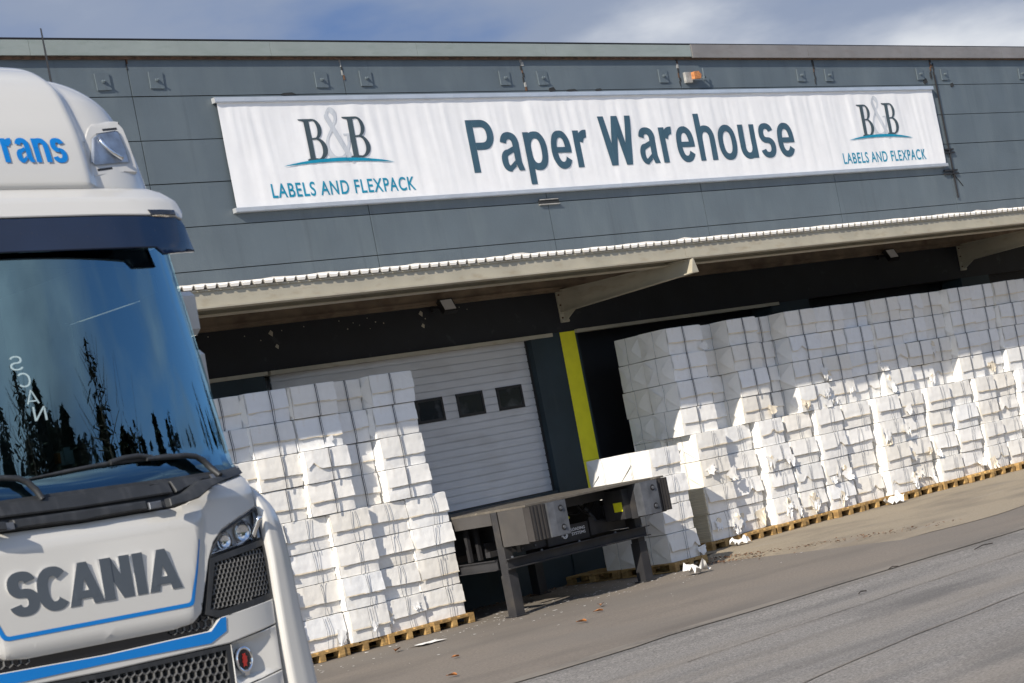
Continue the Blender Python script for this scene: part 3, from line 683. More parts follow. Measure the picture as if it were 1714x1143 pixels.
lettering('maker_name', 'SYSTEMS', (1.62, 1.92, .965, 1.01), fl, 0, M['white'], o, bold=.02)
b = MB(); b.tube([(1.47 + .055 * math.cos(t * .35), -2.838, 1.02 + .075 * math.sin(t * .35)) for t in range(3, 18)], .009, 5)
b.tube([(1.44, -2.838, .96), (1.5, -2.838, .98), (1.5, -2.838, 1.02), (1.46, -2.838, 1.04), (1.47, -2.838, 1.08), (1.53, -2.838, 1.085)], .009, 5)
b.tube([(1.4, -2.838, 1.08), (1.4, -2.838, .98), (1.44, -2.838, .98)], .008, 5); b.build('maker_mark', M['white'], o)
b = MB(); b.tube([(2.2, -2.5, 1.5), (2.38, -2.7, 1.0)], .035, 8, 0); b.tube([(2.2, -2.5, 1.52), (2.26, -2.56, 1.38)], .055, 8, 1); b.tube([(2.5, -2.72, 1.3), (2.55, -2.72, .95)], .03, 6, 0); LV(b, 'hydraulic_ram', [M['lev'], M['bsteel']], smooth=True, auto=40)
b = MB(); b.tube([(1.75, -2.6, 1.3), (1.85, -2.6, 1.22)], .025, 6); LV(b, 'yellow_strut', M['yellow'])
b = MB()
for x in (.19, .8, 1.6, 2.4, 3.0): b.tube([(x, -2.98, .86), (x, -2.98, .885)], .02, 6)
for x in (.58, .85): b.tube([(x, -2.8, 1.06), (x, -2.82, 1.06)], .016, 6); b.tube([(x, -2.8, .95), (x, -2.82, .95)], .016, 6)
LV(b, 'bolt', M['bsteel'])

for k, (xa, xb) in enumerate(((.95, 1.5), (1.7, 2.3), (2.0, 2.42))):
    b = MB(); b.tube([(xa + (xb - xa) * t / 8, -2.6 - .03 * k, 1.42 - .16 * math.sin(math.pi * t / 8) - .01 * k) for t in range(9)], .014, 6); LV(b, 'hose', M['black'], smooth=True)
# ------------------------------------------------------------------ pallets
pal = empty('pallet')
def pal_box(name, items):
    b = MB()
    for it in items: b.box(*it)
    return b.build(name, M['pallet'], pal)
PW, PD = .8, 1.2
pal_box('deck', [(x, x + w, 0.002, PD, .122, .144) for x, w in ((0, .13), (.165, .12), (.335, .13), (.515, .12), (.67, .13))] + [(0, PW, y, y + .13, .1, .1215) for y in (0, .535, 1.07)])
for x in (0, .35, .7):
    for y in (0, .53, 1.06): pal_box('block', [(x, x + .1, y + .002, y + .138, .0225, .0995)])
for x in (0, .35, .7): pal_box('runner', [(x, x + .1, 0.004, PD, 0, .022)])
first = [True]
def put_pallet(x, y, z, label, group, rz=0.):
    global pal
    o = pal if first[0] else dup(pal)
    first[0] = False
    o.location = (x, y, z); o.rotation_euler = (0, 0, rz + rnd.uniform(-.012, .012)); tag(o, label, 'pallet', group)
ORD = ['first', 'second', 'third', 'fourth', 'fifth', 'sixth', 'seventh', 'eighth', 'ninth', 'tenth', 'eleventh', 'twelfth', 'thirteenth', 'fourteenth', 'fifteenth', 'sixteenth']
for i in range(5):
    put_pallet(.1 - .8 - .81 * i + (.07 if i == 0 else 0), -1.96 + rnd.uniform(-.02, .02), .004, ('wooden pallet under the bales beside the dock leveller, %s from its right end' % ORD[i]) if i else 'wooden pallet jutting out at the right end under the left bale stacks', 'pallets under the left bale stacks')
for i in range(16):
    put_pallet(5.93 + .87 * i, -1.83 + rnd.uniform(-.05, .05), .106, ('wooden pallet under the long bale row, %s from its near end' % ORD[i]) if i else 'wooden pallet with torn paper hanging over it, near end of the long row', 'pallets under the long bale row')
put_pallet(4.02, -2.62, .004, 'wooden pallet at the front under the short bale stack behind the leveller leg', 'pallets under the short bale stack')
put_pallet(4.0, -1.36, .004, 'wooden pallet at the back under the short bale stack, close to the dark wall', 'pallets under the short bale stack')

# ------------------------------------------------------------------ pulp bales
BH = .4625
def bale(x, y, z, w, d, h, label, group, flare=1., layer_kind='low', torn=0., sides=True, strap=False, sheets=False, rz=0., flap=True, xs_=None):
    sd = rnd.uniform(0, 500); pm = M['paper'][rnd.choice((0, 0, 0, 1, 2))]
    root = tag(empty('pulp_bale', (x, y, z), (rnd.uniform(-.008, .008), rnd.uniform(-.006, .006), rz + rnd.uniform(-.025, .025))), label, 'bale', group)
    W_, D_, H_ = w, d, h - .006
    # wrapped body: rounded, slightly bulging box
    b = MB(); split = rnd.uniform(.36, .44) * H_
    def rounded(p):
        px, py, pz = p; r = .022
        qx = min(max(px, r), W_ - r); qy = min(max(py, r), D_ - r); qz = min(max(pz, r * .5), H_ - r * .5)
        v = Vector((px - qx, py - qy, pz - qz)); 
        if v.length > r: v = v.normalized() * r
        q = Vector((qx, qy, qz)) + v
        n = .012 * nz(px * 3 + sd, py * 3, pz * 3.5) + .007 * nz(px * 8 + sd, py * 8, pz * 9)
        c = Vector((W_ / 2, D_ / 2, H_ / 2)); dr = (q - c); dr.z *= .2
        q += dr.normalized() * n
        if py < 1e-6 and pz < split: q.y += .008
        return q
    nx, ny, nzz = 10, 7, 7
    b.grid(nx, nzz, lambda u, v: rounded((W_ * u, 0, H_ * v)))
    b.grid(ny, nzz, lambda u, v: rounded((0, D_ * (1 - u), H_ * v)))
    b.grid(ny, nzz, lambda u, v: rounded((W_, D_ * u, H_ * v)))
    b.grid(nx, 3, lambda u, v: rounded((W_ * (1 - u), D_, H_ * v)))
    b.grid(nx, ny, lambda u, v: rounded((W_ * u, D_ * v, H_)))
    b.grid(nx, 3, lambda u, v: rounded((W_ * (1 - u), D_ * v, 0)))
    body = b.build('wrapped_body', [pm], root, smooth=True, auto=50, fix=False)
    if sides and not sheets:            # folded triangles on the end face turned to the leveller
        for a0, a1 in ((.012, D_ * rnd.uniform(.36, .5)), (D_ - .012, D_ * rnd.uniform(.52, .66))):
            b = MB(); sk = rnd.uniform(-.06, .06)
            def fn(u, v):
                yy = a0 + (a1 - a0) * u; half = (H_ / 2 - .012) * (1 - u) ** .9 + .003
                zz = H_ / 2 + sk * u + half * (2 * v - 1)
                return (-(.004 + .05 * u * (1 - .35 * u) + .012 * nz(yy * 5 + sd, zz * 5, 2) * u), yy, zz)
            b.grid(6, 5, fn); b.build('end_fold', pm, root, smooth=True, fix=False)
        b = MB(); ym = D_ * .5 + rnd.uniform(-.04, .04)
        b.tube([(-.045 - .01 * math.sin(k), ym + .012 * nz(k * .7, sd, 0), H_ * k / 6) for k in range(7)], .004, 4); b.build('wire', M['wire'], root)
    # overlapping flap on the front face
    if flap:
        b = MB(); k1 = rnd.uniform(-.1, 1.1); k2 = rnd.uniform(-.1, 1.1); tilt = rnd.uniform(-.03, .03)
        x0 = rnd.uniform(-.004, .012); x1 = W_ + rnd.uniform(-.012, .004)
        notch = rnd.uniform(.1, .9) if rnd.random() < torn * .5 else -1
        def ff(u, v):
            xx = x0 + (x1 - x0) * u; tt = 1 - v                       # v=1 top
            low = split + tilt * (u - .5) + .007 * nz(xx * 3 + sd, 1, 0) + .003 * nz(xx * 12 + sd, 2, 0)
            if notch > 0: low += .09 * max(0, 1 - abs(u - notch) * 7) * (1 + .5 * nz(xx * 40, sd, 0))
            zz = low + (H_ - .012 - low) * v
            fl = (.014 + .022 * flare * (k1 * (1 - u) + k2 * u) * tt ** 1.6 + .006 * flare * nz(xx * 3 + sd, 9, tt * 2) * tt + .003 * nz(xx * 7 + sd, 3, zz * 7))
            if u < .06 or u > .94: fl *= .55 if tt < .5 else 1.
            return (xx, -fl, zz)
        b.grid(18, 8, ff)
        def fs_(u, v):                                                 # bared pulp along the flap's lower edge
            p = ff(u, 0); return (p[0], -.0125 - .012 * min(1, flare), max(.003, p[2] + .012 - (.012 + .016 * max(0, .4 + nz(u * 4 + sd, 5, 0))) * (1 - v)))
        b.grid(12, 1, fs_, 1); b.build('wrapper_flap', [pm, M['cream']], root, smooth=True, fix=False)
    # wires
    def wire(xw, r, mt, bow, off):
        pts = []
        for k in range(9):
            zz = H_ * k / 8; pts.append((xw + bow * math.sin(math.pi * k / 8) + .004 * nz(zz * 5, sd, xw * 5), -off - .006 * math.sin(math.pi * k / 8) - .003 * nz(zz * 6, sd, 1), zz - .002))
        bb = MB(); bb.tube(pts, r, 5); bb.build('wire', mt, root, smooth=True)
    xm = W_ * (xs_ if xs_ else rnd.uniform(.44, .56)); o1 = .022 + .014 * flare
    if strap: wire(xm, .0065, M['strap'], 0.0, .03); wire(xm + rnd.uniform(.018, .03), .0035, M['wire'], .006, .03)
    else: wire(xm, .0034, M['wire'], rnd.uniform(-.03, .03), o1); wire(xm + rnd.uniform(.04, .1), .003, M['wire'], rnd.uniform(-.04, .04), o1)
    if sheets:                           # bared pulp sheets on the end
        b = MB(); n = 26
        for i in range(n):
            o = rnd.uniform(0, .014); b.box(-.012 - o, .05, .03 + rnd.uniform(0, .02), D_ - .05, H_ * i / n + .001, H_ * (i + .8) / n)
        b.build('pulp_sheets', M['sheets'], root)
    # torn wrapper: shreds hanging off the face and bared pulp behind them
    nt_ = 0
    while rnd.random() < torn and nt_ < 3:
        nt_ += 1; b = MB(); cx_ = rnd.choice((.06, .2, .5, .8, .94)) * W_ + rnd.uniform(-.06, .06); czz = rnd.uniform(.25, .8) * H_
        wv = rnd.uniform(.12, .32); hv = rnd.uniform(.1, .26); ang = rnd.uniform(-.5, .5); cu = rnd.uniform(.01, .05); s2 = rnd.uniform(0, 90)
        def tf(u, v):
            a = (u - .5) * wv * (1 - .45 * v + .5 * nz(v * 5, s2, u)); c_ = -hv * v * (1 + .9 * nz(u * 4, s2, 4))
            return (cx_ + a * math.cos(ang) - c_ * math.sin(ang), -.022 - .014 * flare - cu * v ** 1.6 * (1 + 1.2 * nz(u * 2.5, s2, 1)) - .008 * nz(u * 4, v * 4, s2), max(.004, czz + a * math.sin(ang) + c_ * math.cos(ang)))
        b.grid(8, 7, tf); b.build('torn_shred', M['cream'] if rnd.random() < .12 else pm, root, smooth=True, fix=False)
        if rnd.random() < .2:
            b = MB(); k = 11; pl = []; cz_ = czz + rnd.uniform(-.02, .04)
            for q in range(k):
                a = 2 * math.pi * q / k; rr = rnd.uniform(.025, .07); pl.append((min(max(.01, cx_ + rr * math.cos(a)), W_ - .01), min(H_ - .01, max(.01, cz_ + 1.1 * rr * math.sin(a)))))
            b.prism(pl, -.027 - .012 * flare, -.01); b.build('torn_patch', M['cream'], root)
    return root
LAY = ['bottom', 'second', 'third', 'top']
HT = ['lowest', 'second lowest', 'second highest', 'highest']
def column(x0, x1, y, z, n, depth, base_label, group, flare, strap=False, torn=(0, 0, 0, 0), sheets=(), sides=True, lean=0.):
    xs_ = rnd.uniform(.42, .56)
    for k in range(n):
        hw = rnd.uniform(-.006, .006)
        dx = rnd.gauss(0, .012) + lean * k; dyy = rnd.gauss(0, .022)
        bale(x0 + dx + .004, y + dyy, z + k * BH, x1 - x0 - .008 + hw, depth, BH, base_label % HT[k], group, flare=flare * rnd.uniform(.5, 1.5), strap=strap, torn=torn[k], sheets=k in sheets, sides=sides, xs_=xs_ if strap else None)
TN = (.5, .2, .07, .02)
# left stacks, beside the leveller
ed = [.12, -.66, -1.42, -2.15, -2.95, -3.75]; yo = [0, .02, -.05, .03, 0]
for i in range(5):
    column(ed[i + 1], ed[i], -1.9 + yo[i], .148, 4, .66, '%s white bale of the lower tier, ' + (['beside the black dock leveller', 'second stack left of the dock leveller', 'third stack left of the dock leveller', 'fourth stack left of the dock leveller', 'fifth stack left of the dock leveller'][i]), 'bales left of the dock leveller', 1.0, torn=TN)
ed = [-.15, -1.0, -1.66, -2.47, -3.22, -4.0]; yo = [-.06, .08, -.13, -.05, .02]
for i in range(5):
    column(ed[i + 1] + .01, ed[i], -1.9 + yo[i], .148 + 4 * BH, 4, .66, '%s white bale of the upper tier, ' + (['nearest the door windows', 'second stack left of the door windows', 'third stack left of the door windows', 'fourth stack left of the door windows', 'fifth stack left of the door windows'][i]), 'bales left of the dock leveller', .5, strap=True, torn=(.3, .2, .1, .1), lean=rnd.uniform(-.008, .012))
# long row on the right
lx = [5.95, 6.83, 7.71, 8.5, 9.35, 10.22, 11.15, 12.03, 12.88, 13.74, 14.6, 15.4, 16.2, 17.05, 17.9, 18.8]
for i in range(15):
    yf = -1.75 + (-.02 if i % 2 == 0 else .05) + rnd.uniform(-.03, .03) + (.1 if i == 1 else 0)
    column(lx[i] + .1, lx[i + 1] - .015, yf, .25, 4, .66, '%s white bale, lower tier, ' + ('stack at the near end of the long row' if i == 0 else ORD[i] + ' stack from near end of the long row'), 'bales in the long row, lower tier', 1.25, torn=(.9, .6, .35, .2) if i in (0, 2, 4, 6, 7) else TN, sheets=(0, 1) if i == 0 else ())
ux = [(5.93, .9, 0), (6.87, .66, .4), (7.52, .8, 0.0), (8.33, .76, .34), (9.14, .89, -.02), (10.06, .85, .06), (10.93, .86, .12), (11.82, .92, .0), (12.76, .8, .08), (13.58, .8, .16), (14.4, .84, 0), (15.26, .84, .1), (16.12, .84, .02), (16.98, .84, .08), (17.84, .84, .0)]
for i, (x, w, dy) in enumerate(ux):
    column(x, x + w, -1.72 + dy, .25 + 4 * BH, 4, .66, '%s white bale, upper tier, ' + ('stack at the near end of the long row' if i == 0 else ORD[i] + ' stack from near end of the long row'), 'bales in the long row, upper tier', .55, strap=True, torn=(.35, .12, .04, .08) if i not in (2, 5) else (.8, .25, .05, .1), lean=.02 if i == 3 else rnd.uniform(-.006, .006))
for t, z in (('lower', .25), ('upper', .25 + 4 * BH)):
    column(5.95, 6.8, -1.04, z, 4, .64, '%s white bale, ' + t + ' tier, at the back of the long row\'s shaded end', 'bales at the back of the long row', .3)
# short stack behind the leveller
column(4.1, 4.84, -2.47, .148, 4, .72, '%s white bale at the front of the short stack behind the leveller', 'bales in the short stack', 1.2, torn=(.4, .1, 0, 0))
column(4.1, 4.84, -1.72, .148, 4, .72, '%s white bale at the back of the short stack behind the leveller', 'bales in the short stack', 1.2, torn=(.8, .1, 0, 0))
b = MB(); b.tube([(4.3, -2.0, 2.02), (4.6, -1.7, 2.13), (5.1, -1.5, 2.15), (5.8, -1.5, 2.06)], .008, 5); tag(b.build('loose_wire', M['wire'], smooth=True), 'loose bent wire lying on top of the short bale stack', 'wire')

# ------------------------------------------------------------------ litter
def leaf(x, y, s, a, label):
    b = MB(); n = 6
    def f(u, v):
        L_ = (u - .5) * 2 * s; wd = s * .55 * math.sin(math.pi * min(1, max(0, u * .96 + .02))) * (v - .5) * 2
        return (L_ * math.cos(a) - wd * math.sin(a), L_ * math.sin(a) + wd * math.cos(a), .012 + .4 * s * abs(v - .5) * 2 * (.6 + .4 * math.sin(u * 5)) + .15 * s * u)
    b.grid(n, 4, f); o = b.build('dead_leaf', M['leaf'], smooth=True); o.location = (x, y, gz(x, y) + .005); tag(o, label, 'leaf', 'dead leaves on the pavement')
for x, y, s, lab in ((.28, -4.5, .09, 'curled brown leaf on the pavement, rightmost of those before the leveller'), (-.4, -5.1, .07, 'brown leaf in the middle of three on the pavement before the leveller'), (-1.4, -5.75, .08, 'brown leaf lying flat on the pavement nearest the leveller front left leg'), (-2.42, -3.2, .1, 'brown leaf beside the pallets under the left bales'), (-3.6, -5.7, .06, 'small brown leaf out on the open pavement between pallets and joint'), (-5.1, -7.3, .07, 'brown leaf near the bottom edge of the photo')):
    leaf(x, y, s, rnd.uniform(0, 3), lab)
def scrap(x, y, s, label, h=.5, z=.006):
    b = MB(); s2 = rnd.uniform(0, 99)
    b.grid(7, 5, lambda u, v: ((u - .5) * s * 1.6 + .1 * s * nz(v * 4, s2, 0), (v - .5) * s + .2 * s * nz(u * 4, s2, 3), abs(nz(u * 2.2 + s2, v * 2.2, 0)) * s * h * 1.6 + .01))
    o = b.build('paper_scrap', M['paper'][0], smooth=True); o.location = (x, y, z); tag(o, label, 'paper', 'torn paper on the ground')
scrap(3.25, -3.75, .24, 'crumpled white paper scrap beside the front pallet of the short stack', .9)
scrap(-1.9, -3.25, .28, 'flattened white paper strip in front of the left pallets', .08)
scrap(6.3, -2.1, .2, 'torn white paper hanging by the near pallet of the long row', 1., .11); scrap(10.9, -2.05, .24, 'torn white paper lying under the middle of the long row', 1., .11)
b = MB()
for i in range(520):
    x = rnd.choice((rnd.uniform(-6, 5), rnd.uniform(-1, 6))); y = -2.2 - abs(rnd.gauss(0, 1.1)); s = rnd.choice((.008, .012, .018, .03)) * rnd.uniform(.6, 1.2)
    if i % 3 == 0: x = rnd.uniform(0.3, 4); y = rnd.uniform(-2.6, -.1)
    if x > 4.6 : z = .11 if y > -2.2 else .07
    else: z = .006
    a = rnd.uniform(0, 6); pts = [(x + s * rnd.uniform(.5, 1.4) * math.cos(a + q * 1.57), y + s * rnd.uniform(.4, 1.2) * math.sin(a + q * 1.57)) for q in range(4)]
    b.add([(px, py, z + .004 * rnd.random()) for px, py in pts], [(0, 1, 2, 3)])
tag(b.build('paper_crumbs', M['paper'][0]), 'tiny white paper crumbs scattered over the pavement by the bales', 'paper crumbs', kind='stuff')
b = MB()
for i in range(700):
    t = rnd.random(); c0 = rnd.choice((0, 1, 2))
    if c0 == 0: x, y = 4.7 + rnd.gauss(0, .25) + 1.3 * t, -3.2 - 3.2 * t + rnd.gauss(0, .12)
    elif c0 == 1: x, y = rnd.uniform(.2, 4.2), -.15 - abs(rnd.gauss(0, .22))
    else: x, y = rnd.uniform(4.4, 5.2), -2.9 + rnd.gauss(0, .4)
    s = rnd.uniform(.012, .045); a = rnd.uniform(0, 6); z = .02 if x < 4.8 else .05
    b.add([(x + s * math.cos(a + q * 2.1), y + s * .6 * math.sin(a + q * 2.1), z + rnd.uniform(-.008, .02)) for q in range(3)], [(0, 1, 2)])
tag(b.build('leaf_litter', M['litter']), 'brown leaf litter drifted along the ramp edge and the wall foot', 'leaf litter', kind='stuff')
for x, y, l, a, lab in ((2.2, -9.6, .5, .1, 'dark twig lying on the asphalt near the right edge'), (-1.4, -10.3, .2, .2, 'short dark twig on the asphalt below the pavement joint'), (.9, -9.1, .16, -.2, 'tiny dark twig right on the pavement joint')):
    b = MB(); b.tube([(-l / 2, 0, .01), (0, .02, .025), (l / 2, 0, .012)], .008, 5); o = b.build('twig', M['twig']); o.location = (x, y, gz(x, y)); o.rotation_euler = (0, 0, a); tag(o, lab, 'twig', 'twigs on the asphalt')

# ------------------------------------------------------------------ truck
tk = tag(empty('truck', (-14.9855, -16.2875, .4402), (0, R(1.8), 0)), 'white truck cab with blue stripes and silver lettering, parked facing out at the left', 'truck')
def itp(z, t):
    for (a, p), (b_, q) in zip(t, t[1:]):
        if z <= b_: return p + (q - p) * max(0, (z - a) / (b_ - a))
    return t[-1][1]
PF = [(.3, .06), (.9, .0), (1.6, 0), (1.95, .03), (2.1, .09), (3.3, .21)]
WF = [(0, 1.22), (1.2, 1.22), (2.1, 1.2), (3.2, 1.06), (4.2, 1.0)]
PV = [(2.9, .13), (3.2, .13), (3.37, .15), (3.46, .19), (3.54, .3), (3.7, .5)]
def g(x, z):
    s = min(abs(x) / itp(z, WF), .9995)
    h = sstep(1.98, 2.12, z); return itp(z, PF) + (.30 - .12 * h) * (1 - math.sqrt(1 - s ** 6)) + .11 * h * x * x
def gv(x, z):
    s = min(abs(x) / 1.16, .9995); return itp(z, PV) + .30 * (1 - math.sqrt(1 - s ** 6))
def strip_hex(name, outline, fn, off, cell, wall, depth, mt, parent, sides=(1, -1)):
    """honeycomb grille clipped to the outline by cell centre"""
    def inside(x, z):
        c = False; n = len(outline)
        for i in range(n):
            (x0, z0), (x1, z1) = outline[i], outline[i - 1]
            if (z0 > z) != (z1 > z) and x < (x1 - x0) * (z - z0) / (z1 - z0) + x0: c = not c
        return c
    xs = [p[0] for p in outline]; zs = [p[1] for p in outline]
    for sg in sides:
        b = MB(); j = 0; z = min(zs)
        while z < max(zs) + cell:
            x = min(xs) + (cell * .5 if j % 2 else 0)
            while x < max(xs) + cell:
                if inside(x, z):
                    ro = cell / math.sqrt(3); ri = ro - wall; vs = []
                    for r_, dy in ((ro, 0), (ri, .004), (ri, depth)):
                        for q in range(6):
                            a = R(30 + 60 * q); px, pz = x + r_ * math.cos(a), z + r_ * math.sin(a)
                            vs.append((sg * px, fn(px, pz) - off + dy, pz))
                    fs = []
                    for q in range(6):
                        q2 = (q + 1) % 6; fs += [(q, q2, 6 + q2, 6 + q), (6 + q, 6 + q2, 12 + q2, 12 + q)]
                    b.add(vs, fs)
                x += cell
            z += cell * .866; j += 1
        b.build(name, mt, parent)
lid = mirror_outline([(0, 1.905), (.53, 1.913), (.60, 1.926), (.69, 1.972), (.815, 1.998), (1.04, 2.035), (1.06, 2.0), (1.05, 1.862), (.913, 1.822), (.778, 1.772), (.712, 1.719), (.660, 1.636), (.608, 1.506), (.566, 1.394), (.505, 1.352), (.396, 1.341), (0, 1.341)])
def glid(x, z):     # shallow raised shield in the middle of the lid
    a = abs(x); e = itp(z, [(1.3, .50), (1.42, .53), (1.75, .63), (1.85, .66), (1.95, .72), (2.0, .9)])
    return g(x, z) - .022 * sstep(e + .03, e - .03, a) * sstep(1.345, 1.375, z) * sstep(1.9, 1.84, z)
fl_ = panel('front_lid', lid, glid, .012, M['paint'], tk, thick=.035, bevel=.008, step=.03, zstep=.03)
st = [(-.49, 1.53), (-.437, 1.436), (-.42, 1.4285), (0, 1.4365), (.484, 1.4365), (.505, 1.443), (.516, 1.455), (.619, 1.745), (.612, 1.745), (.502, 1.462), (.493, 1.453), (.478, 1.4505), (0, 1.4505), (-.415, 1.444), (-.428, 1.449), (-.62, 1.745), (-.627, 1.745)]
st = [(0, 1.4345), (.484, 1.4345), (.508, 1.441), (.519, 1.455), (.621, 1.745), (.614, 1.745), (.500, 1.466), (.491, 1.457), (.478, 1.4535), (0, 1.4535)]
panel('blue_pinstripe', mirror_outline(st), glid, .0145, M['blue'], fl_, thick=0, bevel=0, step=.03, zstep=.03)
grotesk('maker_lettering', 'SCANIA', -.455, .465, 1.532, 1.728, lambda x, z: -.022, .014, M['letterface'], fl_, s=.268, t=.22, gap=.018, thick=.012, sidemat=M['chrome'], kern={'CA': -.06, 'NI': .05, 'IA': .03, 'AN': -.02, 'SC': -.05})
# black backing behind the openings
panel('front_frame', mirror_outline([(0, 2.06), (1.08, 2.08), (1.1, 1.9), (1.1, .5), (0, .5)]), g, -.05, M['dark'], tk, thick=.02, bevel=0)
cor = [(.685, 1.634), (1.045, 1.682), (1.04, 1.408), (.675, 1.367), (.605, 1.39)]
for sg in (1, -1):
    fr = panel('corner_grille', cor, g, -.02, M['gloss_black'], tk, thick=.02, bevel=0, sides=(sg,))
    strip_hex('grille_mesh', [(.69, 1.618), (1.03, 1.662), (1.025, 1.43), (.68, 1.392), (.625, 1.402)], g, .006, .026, .0045, .03, M['mesh'], fr, sides=(sg,))
    frame = [(.667, 1.645), (1.05, 1.698), (1.045, 1.395), (.672, 1.352), (.585, 1.382)]
    inn = [(.69, 1.62), (1.035, 1.665), (1.03, 1.425), (.68, 1.388), (.618, 1.402)]
    for i in range(5):
        q = [frame[i], frame[(i + 1) % 5], inn[(i + 1) % 5], inn[i]]
        panel('grille_frame', q, g, .012, M['plastic'], fr, thick=.03, bevel=0, sides=(sg,))
    hl = [(1.055, 1.852), (1.045, 1.703), (.672, 1.652), (.688, 1.68), (.72, 1.713), (.785, 1.764), (.918, 1.814)]
    hb = panel('headlight', hl, g, -.04, M['reflector'], tk, thick=.0, bevel=0, sides=(sg,))
    b = MB()
    for (x, z, r_) in ((.80, 1.716, .048), (.93, 1.745, .062)):
        def bowl(u, v): 
            a = 2 * math.pi * u; rr = r_ * math.sin(v * 1.45); return (sg * (x + rr * math.cos(a)), g(x, z) + .036 - r_ * .9 * (1 - math.cos(v * 1.45)) * .5, z + rr * math.sin(a))
        b.grid(18, 7, bowl)
    b.build('reflector_bowl', M['chrome'], hb, smooth=True)
    b = MB(); b.tube([(sg * (.985 + .006 * k), g(1.0, 1.75) + .0 - .01 * k, 1.71 + .02 * k) for k in range(6)], .014, 6); b.tube([(sg * (.69 + .04 * k), g(.69 + .04 * k, 1.66) + .015, 1.664 + .0055 * k) for k in range(8)], .008, 5); b.build('light_bar', M['chrome'], hb, smooth=True)
    panel('lens', hl, g, .008, M['lens'], hb, thick=.03, bevel=.004, sides=(sg,))
    rim = MB(); rim.tube([(sg * x, g(x, z) - .008, z) for x, z in hl + hl[:1]], .006, 5); rim.build('lamp_rim', M['plastic'], hb)
# slit grille, bumper, lower grille
sl = mirror_outline([(0, 1.345), (.505, 1.352), (.566, 1.392), (.655, 1.388), (.670, 1.362), (.60, 1.305), (0, 1.293)])
sg_ = panel('upper_grille', sl, g, -.012, M['gloss_black'], tk, thick=.02, bevel=0)
strip_hex('grille_mesh', [(0, 1.334), (.5, 1.34), (.575, 1.375), (.65, 1.375), (.655, 1.36), (.59, 1.312), (0, 1.302)], g, .0, .042, .004, .015, M['mesh'], sg_)
bp = panel('bumper', mirror_outline([(0, 1.29), (.6, 1.302), (.672, 1.358), (1.04, 1.397), (1.03, 1.272), (.70, 1.224), (0, 1.214)]), g, .014, M['paint'], tk, thick=.04, bevel=.006)
panel('blue_band', mirror_outline([(0, 1.286), (.598, 1.298), (.664, 1.352), (.698, 1.354), (.687, 1.285), (.585, 1.242), (0, 1.249)]), g, .0185, M['blue'], bp, thick=0, bevel=0)
lg_ = panel('lower_grille', mirror_outline([(0, 1.21), (.695, 1.22), (.68, .8), (0, .8)]), g, -.025, M['gloss_black'], tk, thick=.02, bevel=0)
strip_hex('grille_mesh', [(0, 1.185), (.668, 1.195), (.66, .82), (0, .82)], g, .004, .042, .0055, .03, M['mesh'], lg_)
gt = [(0, 1.21), (.7, 1.218), (.69, .8), (.665, .8), (.672, 1.196), (0, 1.188)]
panel('grille_frame', mirror_outline(gt), g, .01, M['plastic'], lg_, thick=.03, bevel=0)
for sg in (1, -1):
    gp = lambda x, z: g(x, z) + .055 * sstep(.70, .75, abs(x)) * sstep(1.01, .8, abs(x)) ** .5 * sstep(1.262, 1.20, z) * sstep(1.02, 1.05, z)
    ep = panel('corner_panel', [(.703, 1.216), (1.025, 1.264), (1.018, 1.045), (.693, 1.0)], gp, .014, M['paint'], tk, thick=.05, bevel=.004, step=.022, zstep=.022, sides=(sg,))
    panel('corner_panel', [(.693, .994), (1.018, 1.039), (1.01, .62), (.685, .6)], g, .014, M['paint'], tk, thick=.05, bevel=.004, sides=(sg,))
    if sg > 0:
        yb = gp(.787, 1.13) - .03; e = empty('emblem', (.787, yb, 1.13), parent=ep); e.scale = (.74, 1, 1)
        b = MB(); b.tube([(.058 * math.cos(k * math.pi / 12), -.012, .058 * math.sin(k * math.pi / 12)) for k in range(25)], .009, 8, cap=False)
        b.prism([(-.022, -.05), (.022, -.05), (.016, -.078), (-.016, -.078)], -.02, .03); e1 = b.build('emblem_ring', M['chrome'], ep, smooth=True, auto=40)
        b = MB(); b.tube([(0, .03, 0), (0, -.012, 0)], [.06, .056], 20); e2 = b.build('emblem_disc', M['gloss_black'], ep)
        b = MB(); b.prism([(-.012, .036), (0, .028), (.012, .036), (.014, .022), (.028, .016), (.022, .004), (.026, -.014), (.012, -.02), (.016, -.04), (-.004, -.034), (-.016, -.042), (-.014, -.022), (-.026, -.012), (-.014, -.002), (-.02, .014), (-.008, .02)], -.018, -.01); b.v = [(x * .8, y, z * .85) for x, y, z in b.v]; e3 = b.build('emblem_crest', M['red'], ep)
        for q in (e1, e2, e3): q.location = (.787, yb, 1.13); q.scale = (.76, 1, 1)
        bpy.data.objects.remove(e)
panel('lower_valance', mirror_outline([(0, .795), (.68, .795), (.685, .6), (1.0, .61), (1.04, .42), (0, .4)]), g, .0, M['plastic'], tk, thick=.05, bevel=.004)
